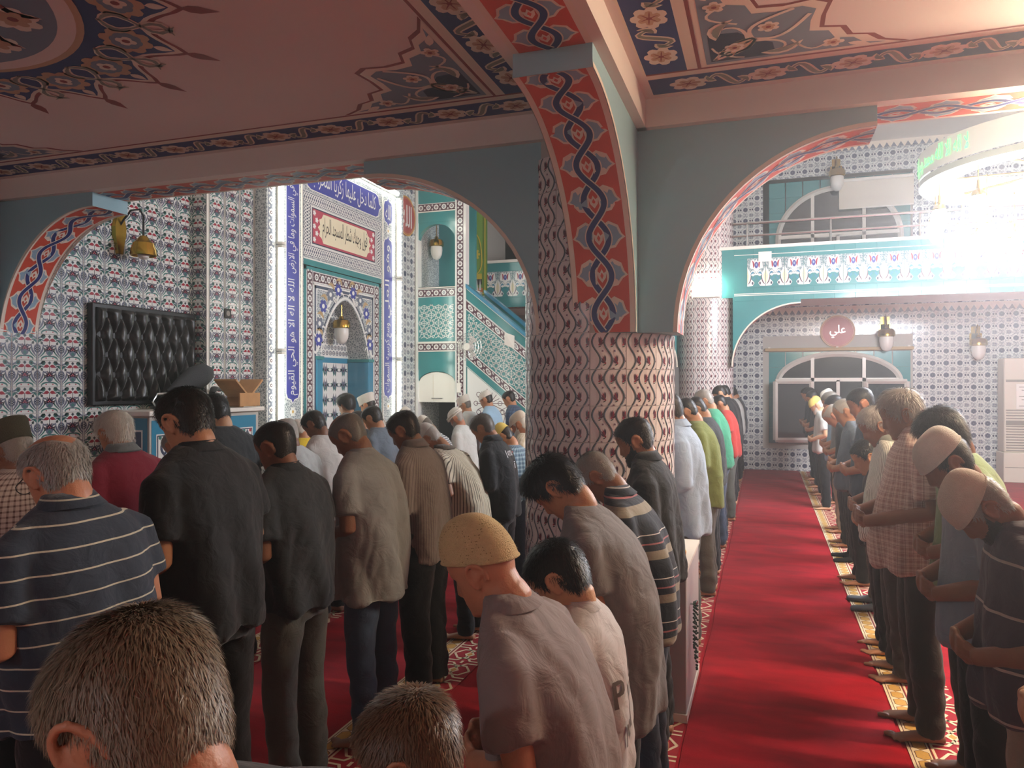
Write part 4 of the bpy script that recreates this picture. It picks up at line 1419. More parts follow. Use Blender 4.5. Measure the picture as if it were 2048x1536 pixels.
# stair side
SY0, SY1 = 1.75, 4.44
rail = lambda y: 3.28 - .81 * (4.50 - y)
mb = MB()
for xa, xb in ((MXs, MXs + .10), (MXe - .10, MXe)):
    ys = [SY0, SY1]
    mb.add([(xa, SY0, 0), (xa, SY1, 0), (xa, SY1, rail(SY1)), (xa, SY0, rail(SY0)), (xb, SY0, 0), (xb, SY1, 0), (xb, SY1, rail(SY1)), (xb, SY0, rail(SY0))],
           [(0, 1, 2, 3), (7, 6, 5, 4), (0, 3, 7, 4), (1, 5, 6, 2)], MATS['tile_teal'])
npart(mb, 'balustrade')
mb = MB()
for xa, xb in ((MXs - .03, MXs + .13), (MXe - .13, MXe + .03)):
    mb.add([(xa, SY0, rail(SY0)), (xa, SY1, rail(SY1)), (xa, SY1, rail(SY1) + .06), (xa, SY0, rail(SY0) + .06), (xb, SY0, rail(SY0)), (xb, SY1, rail(SY1)), (xb, SY1, rail(SY1) + .06), (xb, SY0, rail(SY0) + .06)],
           [(0, 1, 2, 3), (7, 6, 5, 4), (0, 3, 7, 4), (1, 5, 6, 2), (3, 2, 6, 7), (0, 4, 5, 1)], MATS['tile_blue'])
npart(mb, 'handrail')
for k in range(12):
    mb = MB(); zt = .22 * (k + 1); y = SY0 + .15 + k * .225
    mb.box((MXs + .1, y, 0), (MXe - .1, y + .24, zt), MATS['white_tile']); npart(mb, 'step')
DZ = .81
L_ = SY1 - SY0
sh_fn = lambda off: (lambda u, v, h: (MXs - .001 - h, SY1 - u, rail(SY1 - u) + off + v))
def sdraw(D, off, name):
    o = D.build(name, sh_fn(off), None, step=.0006); o.parent = mn; o.location = (-MXs, -4.0, 0)
D = Draw()
for o_, w_ in ((-.02, .014), (-.19, .012), (-.345, .012), (-.95, .012), (-1.10, .012), (-1.23, .010)): D.rect(0, o_, L_, o_ + w_, 'white_tile', 3)
sdraw(D, 0, 'line')
sdraw(rosettes(L_, .14), -.335, 'rosette_band'); sdraw(rosettes(L_, .14), -1.09, 'rosette_band')
ins = lambda u, v: rail(SY1 - u) - .93 < v < rail(SY1 - u) - .36 and .02 < u < L_ and v > .05
ndraw(lattice(L_, 3.0, ins), 'star_lattice', SY1, 0)
# radiating panel under the stair
D = Draw()
lowtri = lambda u: max(.0, rail(SY1 - u) - 1.24)
us = list(np.linspace(0.02, 2.35, 20))
D.strip([(u, .02) for u in us], [(u, max(.02, lowtri(u))) for u in us], 'white_tile', 2)
def okp(u, v): return 0.03 < u and .03 < v < lowtri(u) - .02
for i in range(5):
    for j in range(4):
        cx, cy = .20 + i * .40 + (.20 if j % 2 else 0), .22 + j * .40
        for k in range(14):
            a = 2 * pi * k / 14
            for t0 in (.05, .11, .17):
                p, q_ = (cx + t0 * math.cos(a), cy + t0 * math.sin(a)), (cx + (t0 + .06) * math.cos(a), cy + (t0 + .06) * math.sin(a))
                if okp(*p) and okp(*q_): D.stroke([p, q_], .010, 'ink_plum', 3)
        if okp(cx, cy): D.disk((cx, cy), .03, 'ink_plum', 4, 8)
        for k in range(10):
            a = 2 * pi * k / 10; c = (cx + .235 * math.cos(a), cy + .235 * math.sin(a))
            if okp(c[0] + .04, c[1] + .04) and okp(*c): D.ring(c, .035, .010, 'ink_plum', 4, 8)
ndraw(D, 'radiating_panel', SY1, 0)
y, z = onX(873, 492, MXs + .45)
drop_lamp('hanging_lamp', (MXs + .45, y, z), 'brass capped glass lamp hanging in the pulpit tower', 1.2, hang=.55)
# notice, fan, conduit on the minbar
y, z = onX(1019, 681, MXs - .012)
r = empty('paper_notice', (MXs - .012, y, z)); tag(r, 'crumpled white notice taped to the pulpit stair', 'notice')
mb = MB(); mb.add([(0, .085, -.06), (-.004, -.08, -.13), (-.008, -.085, .07), (-.002, .08, .13), (-.010, .0, 0)], [(0, 1, 4), (1, 2, 4), (2, 3, 4), (3, 0, 4)], MATS['paper']); mb.build('sheet', r)
y, z = onX(937, 694, MXs - .28)
r = empty('wall_fan', (MXs - .28, y, z)); tag(r, 'round white wall fan fixed to the pulpit post', 'fan')
mb = MB(); mb.lathe([(0, -.09), (.05, -.085), (.06, -.06), (.06, .0), (.0, .0)], MATS['white_paint'], n=20, axis='X'); mb.build('hub', r, smooth=40)
for k in range(5):
    rr = .06 + k * .038
    mb = MB(); mb.tube([(-.05 + .045 * (k / 4) ** 2, rr * math.cos(a), rr * math.sin(a)) for a in np.linspace(0, 2 * pi, 29)], .003, MATS['steel'], 5, cap=False); mb.build('cage_ring', r, smooth=True)
mb = MB()
for k in range(24):
    a = 2 * pi * k / 24
    mb.tube([(-.06, .05 * math.cos(a), .05 * math.sin(a)), (-.04, .15 * math.cos(a), .15 * math.sin(a)), (.0, .215 * math.cos(a), .215 * math.sin(a)), (.06, .15 * math.cos(a), .15 * math.sin(a))], .0018, MATS['steel'], 4)
mb.build('cage_wires', r)
for k in range(3):
    a = 2 * pi * k / 3; mb = MB()
    vs = []
    for t in np.linspace(.05, .18, 6):
        for s in (-1, 1): vs.append((.01 + s * .012, t * math.cos(a + s * .35), t * math.sin(a + s * .35)))
    mb.add(vs, [(2 * i, 2 * i + 1, 2 * i + 3, 2 * i + 2) for i in range(5)], MATS['frosted']); mb.build('blade', r)
mb = MB(); mb.box((.06, -.04, -.04), (.15, .04, .04), MATS['white_paint'], .01); mb.tube([(.15, 0, 0), (.25, .05, -.02)], .018, MATS['white_paint'], 8); mb.build('motor', r)
y, z = onX(918, 690, MXs - .03)
r = empty('cable_duct', (MXs - .03, y, 0)); tag(r, 'white cable duct running down the pulpit post to a switch', 'cable duct')
mb = MB(); mb.box((-.012, -.012, 1.72), (.0, .012, z + .05), MATS['white_paint']); mb.build('duct', r)
mb = MB(); mb.box((-.03, -.035, 1.58), (.0, .035, 1.74), MATS['white_paint'], .01); mb.build('switch_box', r)
mb = MB(); mb.box((-.014, -.12, z + .03), (.0, .72, z + .055), MATS['white_paint']); mb.build('level_duct', r)

# green banner between the pulpit and the gallery
y, z0 = onX(951, 592, 12.5); _, z1 = onX(951, 440, 12.5)
r = empty('banner', (12.5, y, z0)); tag(r, 'green and gold hanging banner behind the pulpit', 'banner')
w_ = .46; h_ = z1 - z0 + .3
mb = MB(); vs = []
for j in range(13):
    for i in range(9): vs.append((.012 * math.sin(i * 1.3), -w_ / 2 + w_ * i / 8, h_ * j / 12))
mb.add(vs, [(j * 9 + i, j * 9 + i + 1, (j + 1) * 9 + i + 1, (j + 1) * 9 + i) for j in range(12) for i in range(8)], MATS['banner_green']); mb.build('cloth', r, smooth=True)
D = Draw(); D.rect(.03, .03, .05, h_ - .03, 'banner_gold', 1); D.rect(w_ - .05, .03, w_ - .03, h_ - .03, 'banner_gold', 1); D.rect(.03, .03, w_ - .03, .05, 'banner_gold', 1)
D.stroke([(w_ / 2 + .13 * math.cos(a), .62 + (.5 if a < pi else .25) * math.sin(a) * (1 if a < pi else .9)) for a in np.linspace(0, 2 * pi, 30)], .02, 'banner_gold', 1)
D.rect(.10, .30, w_ - .10, .40, 'banner_gold', 1); D.rect(.10, .20, w_ - .10, .30, 'ink_black', 1); D.rect(.08, .06, w_ - .08, .14, 'banner_orange', 1)
for i in range(4): D.poly([(.12 + i * .06, .10), (.17 + i * .06, .10), (.145 + i * .06, .30)], 'white_tile', 3)
D.flower((w_ / 2, .75), .10, 7, 'banner_gold', 2, k=.4)
mb = MB(); mb.tube([(.08, 0, 3.955 - z0), (.08, 0, h_ + .02)], .012, MATS['brass'], 8); mb.tube([(.08, 0, h_ + .02), (-.0, 0, h_ + .01)], .01, MATS['brass'], 8); mb.tube([(0, -.24, h_), (0, .24, h_)], .01, MATS['brass'], 8); mb.build('pole', r)
D.build('emblem', plane_map((-.016, w_ / 2, 0), (0, -1, 0), (0, 0, 1)), r)


# ------------------------------------------------------------------ windows on the far wall
def window(idx, z0, zs, zt, label, sashes):
    y0, y1 = WY0 + .18, WY1 - .18          # y0 < y1
    c = (y0 + y1) / 2; hw = (y1 - y0) / 2
    f = lambda y: zs + (zt - zs) * math.sqrt(max(0, 1 - (abs(y - c) / hw) ** 2))
    x = XF - .03
    mb = MB()
    ys = list(np.linspace(y0, y1, 41))
    vs = []
    for y in ys: vs += [(x, y, z0), (x, y, f(y))]
    mb.add(vs, [(2 * i, 2 * i + 1, 2 * i + 3, 2 * i + 2) for i in range(40)], MATS['glass_dark'])
    o = struct('window_%d' % idx, mb, label)
    mb = MB()
    path = [(x - .02, y0, z0)] + [(x - .02, c - hw * math.cos(t), zs + (zt - zs) * math.sin(t)) for t in np.linspace(0, pi, 33)] + [(x - .02, y1, z0)]
    mb.tube(path, .052, MATS['upvc'], 4, flat=(1, 1)); mb.build('window_frame', o)
    for y in (c - hw * .42, c + hw * .42, c):
        zt_ = f(y) if y != c else zs + .05
        mb = MB(); mb.box((x - .05, y - .03, z0), (x, y + .03, zt_), MATS['upvc']); mb.build('mullion', o)
    mb = MB(); mb.box((x - .05, y0, zs + .02), (x, y1, zs + .09), MATS['upvc']); mb.build('transom', o)
    mb = MB(); mb.box((x - .06, y0, z0 - .05), (x, y1, z0 + .02), MATS['upvc']); mb.build('window_sill', o)
    if sashes:
        for s in (-1, 1):
            ya = c + s * hw * .45; yb = c + s * (hw * 1.05)
            sx = x - .10; xb = x - .34
            P = [(sx, ya), (xb, yb)]
            g = MB(); zl, zh = z0 + .02, zs + .02
            g.add([(sx, ya, zl), (xb, yb, zl), (xb, yb, zh), (sx, ya, zh)], [(0, 1, 2, 3)], MATS['glass_dark'])
            sash = g.build('sash', o)
            fr = MB()
            for (p, q) in (((sx, ya, zl), (xb, yb, zl)), ((xb, yb, zl), (xb, yb, zh)), ((xb, yb, zh), (sx, ya, zh)), ((sx, ya, zh), (sx, ya, zl))):
                fr.tube([p, q], .045, MATS['upvc'], 4)
            fr.build('sash_frame', sash)
    return o


zb = zof(885, 15.3, -1.5); zs_ = zof(765, 15.4, -1.5); zt_ = zof(708, XF, -1.5)
window(1, zb, zs_, zt_, 'arched white framed window with opened side sashes at the end of the rows', True)
z_a = zof(492, XF, -1.8); z_b = zof(372, XF, -1.8)
window(2, 3.6, 4.55, z_b, 'arched white framed window of the upper gallery', False)
y1_, z = onX(1530, 700, XF - .06); y0_, _ = onX(1828, 698, XF - .06)
r = empty('curtain_rail', (XF - .06, (y0_ + y1_) / 2, z)); tag(r, 'long wooden curtain rail above the lower arched window', 'curtain rail')
mb = MB(); mb.box((-.02, -(y1_ - y0_) / 2, -.03), (.02, (y1_ - y0_) / 2, .03), MATS['curtain_wood'], .006); mb.build('rail', r)
for s in (-1, 0, 1):
    mb = MB(); mb.box((.0, s * (y1_ - y0_) * .47 - .02, -.02), (.045, s * (y1_ - y0_) * .47 + .02, .05), MATS['white_paint']); mb.build('bracket', r)
# roller blind on the upper window
y0_, z0_ = onX(1828, 408, XF - .12); y1_, z1_ = onX(1678, 362, XF - .12)
r = empty('roller_blind', (XF - .12, (y0_ + y1_) / 2, z0_)); tag(r, 'beige roller blind half down on the gallery window', 'blind')
mb = MB(); mb.box((-.004, -(y1_ - y0_) / 2, 0), (.004, (y1_ - y0_) / 2, z1_ - z0_), MATS['ac_white']); mb.build('blind', r)
mb = MB(); mb.tube([(0, -(y1_ - y0_) / 2, z1_ - z0_), (0, (y1_ - y0_) / 2, z1_ - z0_)], .035, MATS['upvc'], 12); mb.build('roller', r, smooth=True)
mb = MB(); mb.tube([(0, -(y1_ - y0_) / 2, 0), (0, (y1_ - y0_) / 2, 0)], .012, MATS['upvc'], 8); mb.build('bottom_bar', r)
# far lamps
for (px, py, s, lb) in ((1773, 672, 1.5, 'glass and brass lamp on the far wall beside the red disc'), (1957, 690, 1.4, 'faint wall lamp on the far wall near the air conditioner'), (1674, 352, 1.5, 'wall lamp of the upper gallery above the arched window')):
    y, z = onX(px, py, XF - .22)
    drop_lamp('wall_lamp', (XF - .22, y, z), lb, s, wall=((.205 / s), 0, 0))
# lit box on the second column
y, z = onX(1413, 575, C2X - CR - .06)
r = empty('light_box', (C2X - CR - .02, y, z)); tag(r, 'bright white lamp box on the distant round column', 'lamp')
mb = MB(); mb.box((-.07, -.20, -.14), (-.0, .20, .14), MATS['tube_lit'], .02); mb.build('diffuser', r)
mb = MB(); mb.box((-.06, -.21, -.16), (.06, .21, -.14), MATS['white_paint']); mb.box((-.0, -.10, -.14), (.06, .10, .14), MATS['white_paint']); mb.build('housing', r)
# paper notice on the gallery
y, z = onX(1530, 513, GX0 - .02)
r = empty('paper_notice', (GX0 - .014, y, z)); tag(r, 'white paper notice stuck on the teal gallery front', 'notice')
mb = MB(); mb.box((-.004, -.10, -.08), (0, .10, .08), MATS['paper']); mb.build('sheet', r)
# air conditioner at the far wall
y1_, zt_ = onX(2009, 716, XF - .55); _, zm = onX(2009, 905, XF - .55)
r = empty('air_conditioner', (XF - .52, y1_ - .28, 0)); tag(r, 'tall beige floor standing air conditioner at the far wall', 'air conditioner')
mb = MB(); mb.box((-.0, -.28, zm), (.38, .28, zt_), MATS['ac_white'], .015); mb.build('body', r)
mb = MB(); mb.box((-.06, -.33, 0), (.40, .30, zm), MATS['ac_white'], .01); mb.build('base', r)
mb = MB(); mb.box((-.066, -.30, zm * .5), (-.058, .28, zm * .52), MATS['ac_dark']); mb.build('seam', r)
mb = MB(); mb.box((-.01, -.25, 1.0), (-.0, .25, 1.08 + .0), MATS['ac_dark']); mb.build('control_strip', r)
for k in range(17):
    z = .50 + k * .047
    mb = MB(); mb.box((-.012, -.25, z), (.0, .25, z + .018), MATS['ac_dark']); mb.build('slat', r)
mb = MB(); mb.box((-.012, -.25, zt_ - .42), (.0, .25, zt_ - .38), MATS['ac_dark']); mb.build('vent', r)
r2 = empty('paper_notice', (XF - .535, y1_ - .32, 1.50)); tag(r2, 'printed sheet taped to the air conditioner', 'notice')
mb = MB(); mb.box((-.004, -.19, -.22), (0, .14, .22), MATS['paper']); mb.build('sheet', r2)
for k in range(7):
    mb = MB(); mb.box((-.0055, -.15, .16 - k * .055), (-.004, .10 - .04 * (k % 3), .172 - k * .055), MATS['ac_dark']); mb.build('print_line', r2)

# ------------------------------------------------------------------ chandelier
HX, HY, HZ0 = 8.5, -2.72, 3.74
ch = empty('chandelier', (HX, HY, 3.0)); tag(ch, 'large ring chandelier with many bright glass lamps and green script', 'chandelier')
RR = 1.22
mb = MB(); mb.lathe([(RR - .26, .74), (RR, .74), (RR, .80), (RR - .26, .80), (RR - .26, .74)], MATS['ring_white'], n=56); mb.build('ring', ch, smooth=40)
mb = MB()
for k in range(14):
    a = 2 * pi * k / 14
    mb.box((-.01, -.01, 0), (.01, .01, .001), MATS['brass'])
mb = MB(); mb.lathe([(.0, .95), (.10, .93), (.16, .80), (.14, .66), (.05, .60), (0, .59)], MATS['brass'], n=24); mb.build('hub', ch, smooth=True)
mb = MB(); mb.tube([(0, 0, .9), (0, 0, ZH - 3.0)], .025, MATS['brass'], 10); mb.build('stem', ch)
for k in range(8):
    a = 2 * pi * k / 8
    mb = MB(); mb.tube([(.1 * math.cos(a), .1 * math.sin(a), .80), ((RR - .2) * math.cos(a), (RR - .2) * math.sin(a), .78)], .014, MATS['brass'], 8); mb.build('spoke', ch)


def lantern(x, y, z):
    r = MB(); r.lathe([(.0, .20), (.012, .20), (.016, .12), (.05, .10), (.062, .06), (.058, .05)], MATS['brass'], n=14)
    cap = r.build('brass_cap', ch, (x, y, z), smooth=30)
    g = MB(); g.lathe([(.055, .05), (.075, .0), (.078, -.06), (.062, -.12), (.03, -.17), (0, -.19)], MATS['bulb'], n=10); o = g.build('glass_lamp', cap, (0, 0, 0), smooth=True)
    h = MB(); h.tube([(0, 0, .2), (0, 0, max(.21, .76 - z))], .005, MATS['brass'], 5); h.build('chain', cap)


for k in range(12):
    a = 2 * pi * k / 12 + .13
    lantern((RR - .13) * math.cos(a), (RR - .13) * math.sin(a), .40)
for k in range(8):
    a = 2 * pi * k / 8 + .3
    lantern(.72 * math.cos(a), .72 * math.sin(a), .22)
for k in range(4):
    a = 2 * pi * k / 4 + .5
    lantern(.28 * math.cos(a), .28 * math.sin(a), .10)
phrase = arabic('لا اله الا الله محمد رسول الله')
for k in range(5):
    a0 = 2 * pi * k / 5 + .55
    f = lambda u, v, h, a0=a0: ((RR + .01 + h) * math.cos(a0 + u / RR), (RR + .01 + h) * math.sin(a0 + u / RR), .93 + v)
    text_draw(phrase, 1.05, .20, 'green_led', f, 'green_script', ch, 0.0, bold=.0)
mb = MB(); mb.lathe([(RR + .006, .81), (RR + .006, 1.06)], MATS['hood'], n=56); mb.build('script_band', ch, smooth=True)

# ------------------------------------------------------------------ carpets
D = Draw()
def saff(L, W):
    """patterned edge of the prayer carpet: gold hexagon border and a red field with cream strapwork"""
    D = Draw()
    D.rect(0, 0, L, W, 'carpet_red', 1); D.rect(0, 0, L, .095, 'carpet_cream', 2); D.rect(0, .095, L, .100, 'carpet_line', 2); D.rect(0, .012, L, .016, 'carpet_line', 3)
    D.rect(0, .105, L, .117, 'carpet_cream', 2)
    n = int(L / .10)
    for k in range(n):
        x = (k + .5) * .10; y = .056
        hx = [(x - .046, y), (x - .028, y + .028), (x + .028, y + .028), (x + .046, y), (x + .028, y - .028), (x - .028, y - .028)]
        D.poly([(x + (p - x) * 1.08, y + (q - y) * 1.12) for p, q in hx], 'carpet_line', 3); D.poly(hx, 'carpet_gold', 4)
    P = .26; n = int(L / P)
    for k in range(n):
        x = k * P; y = .117; h = W - .117
        for pts in (((.02, 0), (.02, .3), (.13, .62), (.24, .3), (.24, 0)), ((.02, 1), (.02, .7), (.13, .38), (.24, .7), (.24, 1)), ((.13, .05), (.06, .25), (.06, .75), (.13, .95)), ((.13, .05), (.20, .25), (.20, .75), (.13, .95)), ((.24, .5), (.28, .5))):
            D.stroke([(x + a, y + b * h) for a, b in pts], .016, 'carpet_cream', 5)
        D.poly([(x + .13, y + .42 * h), (x + .16, y + .5 * h), (x + .13, y + .58 * h), (x + .10, y + .5 * h)], 'carpet_gold', 6)
    return D


for k, (y, lab) in enumerate(((-.632, 'patterned gold and red carpet border under the feet of the right row'), (.725, 'patterned carpet border under the row beside the runner'), (2.0, 'patterned carpet border under the next row ahead'), (3.3, 'patterned carpet border under the third row ahead'))):
    xe = XF if y < 1 else 10.6
    D = saff(xe + 1.5, .34)
    mb = MB(); mb.box((-1.5, y - .34, 0), (xe, y, .004), MATS['carpet_red'])
    o = mb.build('carpet_border'); tag(o, lab, 'carpet')
    D.build('woven_pattern', lambda u, v, h, y=y: (-1.5 + u, y - v, .0042 + h), o, step=.0004)
mb = MB()
n = 60
prof = [(-.620, .001), (-.617, .008), (-.605, .012), (.35, .012), (.362, .008), (.365, .001)]
rs = []
for i in range(n + 1):
    x = -2 + (XF + 2) * i / n
    wob = .006 * math.sin(x * 2.1) + .004 * math.sin(x * 5.3 + 1)
    rs.append([(x, y + wob, z) for y, z in prof])
mb.rings(rs, MATS['carpet'], cap=False, closed=False)
o = mb.build('carpet_runner', smooth=True); tag(o, 'plain deep red carpet runner between the two rows of men', 'carpet')

# ------------------------------------------------------------------ low box with prayer beads by the column
r = empty('low_cabinet', (4.19, .443, .006)); tag(r, 'low grey board cabinet beside the foot of the thick column', 'cabinet')
mb = MB(); mb.box((-.36, -.065, .04), (.36, .055, .76), MATS['box_grey'], .004); mb.build('carcass', r)
mb = MB(); mb.box((-.37, -.07, .0), (.37, .058, .04), MATS['white_paint']); mb.build('plinth', r)
mb = MB(); mb.box((-.37, -.07, .76), (.37, .058, .78), MATS['white_paint']); mb.build('top', r)
r = empty('prayer_beads', (4.0, .375, .56)); tag(r, 'dark green prayer beads hanging on the side of the low cabinet', 'beads')
mb = MB(); mb.tube([(0, .0, 0), (0, -.03, .0), (0, -.035, .02)], .006, MATS['steel'], 8); mb.build('hook', r)
mb = MB(); mb.lathe([(0, -.0065), (.005, -.004), (.0068, 0), (.005, .004), (0, .0065)], MATS['bead_green'], n=6); bead_me = mb.mesh('bead', True)
for q in range(3):
    pts = []
    for i in range(33):
        t = i / 32 * 2 * pi
        pts.append((.028 * math.sin(t) * (1 + .2 * q) + .012 * q, -.02 - .006 * q, -.11 - .03 * q - (.12 + .03 * q) * -math.cos(t) - (.0)))
    for p in pts[:-1]: mesh_obj('bead', bead_me, r, p)
r = empty('plastic_bowl', (3.90, .44, .787)); tag(r, 'small orange and yellow plastic tub on the low cabinet', 'tub')
mb = MB(); mb.lathe([(0, .0), (.045, 0), (.055, .07), (.05, .07), (.04, .01)], MATS['orange_plastic'], n=20); mb.build('tub', r, smooth=30)
mb = MB(); mb.lathe([(0, .10), (.03, .095), (.052, .075), (.054, .065)], MATS['yellow_plastic'], n=20); mb.build('lid', r, smooth=30)

# ------------------------------------------------------------------ tube light added out of view below the right beam, lights the rows
for y in (-2.05,):
    r = empty('added_batten_light', (4.2, y, ZF)); tag(r, 'long tube light added out of view under the right arched beam', 'light')
    mb = MB(); mb.box((-.04, -.80, -.05), (.04, .80, -.006), MATS['white_paint']); mb.build('housing', r)
    mb = MB(); mb.tube([(0, -.78, -.08), (0, .78, -.08)], .028, MATS['added_batten'], 12); mb.build('tube', r, smooth=True)

r = empty('fill_lamp', (-2.6, 2.2, ZC)); tag(r, 'round white fill lamp added out of view behind the rows', 'lamp')  # added fill light, never in view, lifts the dark near bay
mb = MB(); mb.lathe([(.17, 0), (.17, -.02), (.16, -.03)], MATS['white_paint'], n=24); mb.build('rim', r, smooth=30)
mb = MB(); mb.lathe([(.16, -.025), (.13, -.06), (.07, -.08), (0, -.085)], MATS['fill_dome_lit'], n=12); mb.build('diffuser', r, smooth=True)
# ------------------------------------------------------------------ people
HZ = np.array([-.066, -.062, -.052, -.030, -.010, .010, .030, .050, .070, .090, .110, .130, .146, .157, .1635, .166])
HF = np.array([.052, .074, .087, .086, .086, .083, .084, .083, .089, .091, .086, .073, .054, .033, .014, .002])
HB = np.array([.022, .000, -.026, -.050, -.066, -.079, -.088, -.094, -.099, -.101, -.099, -.089, -.071, -.049, -.026, -.010])
HW = np.array([.020, .034, .047, .057, .063, .067, .070, .073, .0755, .077, .0755, .068, .054, .037, .019, .004])


def head_pts(z, a):
    """points of the head surface (head-local, face along +y, origin at the top of the neck)"""
    f = np.interp(z, HZ, HF); b = np.interp(z, HZ, HB); w = np.interp(z, HZ, HW)
    y0 = np.clip(-.012, b + .004, f - .004)
    c = np.cos(a); s = np.sin(a)
    x = w * np.sign(s) * np.abs(s) ** .88
    y = np.where(c >= 0, y0 + (f - y0) * np.abs(c) ** .86, y0 - (y0 - b) * np.abs(c) ** .9)
    fr = np.clip(c, 0, 1) ** 2
    g = lambda cx, cz, sx, sz: np.exp(-((x - cx) / sx) ** 2 - ((z - cz) / sz) ** 2)
    nz = np.interp(z, [-.002, .006, .016, .026, .045, .060, .070], [0, .012, .025, .021, .013, .004, 0])
    y = y + fr * nz * np.exp(-(x / np.interp(z, [.0, .02, .06], [.017, .016, .011])) ** 2)
    y = y + fr * (.006 * g(0, -.011, .022, .006) + .005 * g(0, -.024, .019, .006) + .004 * g(0, -.05, .018, .012))
    for sgn in (-1, 1):
        y = y - fr * .011 * g(sgn * .031, .050, .015, .010) + fr * .006 * g(sgn * .031, .047, .012, .007)
        y = y + fr * .005 * g(sgn * .028, .068, .020, .006) + fr * .004 * g(sgn * .042, .015, .018, .016)
    return np.stack([x, y, z], -1)


def head_grid(nz, na):
    t = np.linspace(0, 1, nz)
    z = -.066 + .232 * (t - .07 * np.sin(2 * pi * t) / 1.0 * .6)
    s = np.linspace(-pi, pi, na, endpoint=False)
    a = s - .38 * np.sin(s)
    return head_pts(z[:, None] + 0 * a[None], a[None] + 0 * z[:, None]), z, a


def hairline(phi, kind):
    p = np.abs(phi)
    if kind == 'receding':
        return np.interp(p, [0, .3, .6, .85, 1.05, 1.25, 1.45, 1.75, 2.0, 2.3, pi], [.135, .14, .142, .12, .075, .04, .06, .05, .0, -.022, -.032])
    return np.interp(p, [0, .45, .75, .95, 1.12, 1.28, 1.45, 1.75, 2.0, 2.3, pi], [.112, .114, .105, .085, .055, .03, .055, .05, .0, -.022, -.032])


def grid_faces(nz, na):
    fs = []
    for i in range(nz - 1):
        for j in range(na):
            k = (j + 1) % na
            fs.append((i * na + j, i * na + k, (i + 1) * na + k, (i + 1) * na + j))
    return fs


_NG = {}


def head_normals(nz, na):
    if (nz, na) in _NG: return _NG[(nz, na)]
    P, z, a = head_grid(nz, na)
    da = np.roll(P, -1, 1) - np.roll(P, 1, 1)
    dz = np.gradient(P, axis=0)
    N = np.cross(da, dz)
    N /= np.linalg.norm(N, axis=-1, keepdims=True) + 1e-12
    # make outward
    c = np.array([0, -.01, .06])
    flip = np.sign((N * (P - c)).sum(-1, keepdims=True)); flip[flip == 0] = 1
    N = N * flip
    _NG[(nz, na)] = (P, N, z, a)
    return _NG[(nz, na)]


def pose_head(p, rig):
    """head-local -> body-local (unscaled)"""
    p = np.asarray(p)
    k = rig['hs']
    b = -rig['bow']; y = rig['yaw']; r = rig['roll']
    M = (Matrix.Rotation(y, 3, 'Z') @ Matrix.Rotation(b, 3, 'X') @ Matrix.Rotation(r, 3, 'Y'))
    M = np.array(M)
    return (p * k) @ M.T + np.array(rig['hp'])


def bend(p, rig):
    p = np.array(p, float)
    z = p[..., 2]
    t = np.clip((z - .98) / .52, 0, 1.3)
    p[..., 1] = p[..., 1] + rig['lean'] * t ** 1.5 - .02 * np.sin(pi * np.clip(t, 0, 1))
    p[..., 2] = p[..., 2] - rig['lean'] * .22 * t ** 2
    return p


def ell(cx, cy, z, w, df, db, n=28, p=.85):
    out = []
    for i in range(n):
        a = 2 * pi * i / n
        c, s = math.cos(a), math.sin(a)
        x = cx + w * math.copysign(abs(s) ** p, s)
        y = cy + (df if c >= 0 else db) * math.copysign(abs(c) ** p, c)
        out.append((x, y, z))
    return out


JOBS = []


def job(mb, voxel, smooth, cb, ratio=1.0):
    """voxel-union of the collected shapes into one closed skin, done for everybody at once"""
    me = mb.mesh('tmp')
    o = bpy.data.objects.new('tmp', me)
    COL.objects.link(o)
    m = o.modifiers.new('r', 'REMESH'); m.mode = 'VOXEL'; m.voxel_size = voxel; m.use_smooth_shade = True
    s = o.modifiers.new('s', 'SMOOTH'); s.factor = .5; s.iterations = smooth
    if ratio < 1:
        d = o.modifiers.new('d', 'DECIMATE'); d.ratio = ratio
    JOBS.append((o, cb))


def run_jobs():
    dg = bpy.context.evaluated_depsgraph_get()
    res = []
    for o, cb in JOBS:
        me = bpy.data.meshes.new_from_object(o.evaluated_get(dg))
        me.materials.clear()
        res.append((me, cb))
    for o, cb in JOBS:
        old = o.data
        bpy.data.objects.remove(o); bpy.data.meshes.remove(old)
    JOBS.clear()
    for me, cb in res: cb(me)


def co_of(me):
    a = np.empty(len(me.vertices) * 3, np.float32); me.vertices.foreach_get('co', a)
    return a.reshape(-1, 3).astype(float)


def no_of(me):
    a = np.empty(len(me.vertices) * 3, np.float32); me.vertex_normals.foreach_get('vector', a)
    return a.reshape(-1, 3).astype(float)


def set_co(me, co):
    me.vertices.foreach_set('co', co.astype(np.float32).ravel()); me.update()


def wave_noise(co, seed, freq, n=5):
    r = np.random.RandomState(seed)
    out = np.zeros(len(co))
    for i in range(n):
        d = r.normal(size=3); d /= np.linalg.norm(d)
        out += np.sin(co @ d * freq * (.6 + .9 * r.rand()) + r.rand() * 6.28 + 1.5 * np.sin(co @ r.normal(size=3) * freq * .35))
    return out / n


def finger(mb, base, dirs, lens, rad, mt):
    P = [Vector(base)]
    for d, l in zip(dirs, lens): P.append(P[-1] + Vector(d).normalized() * l)
    mb.tube(P, [rad, rad * .97, rad * .9, rad * .72][:len(P)], mt, 8)


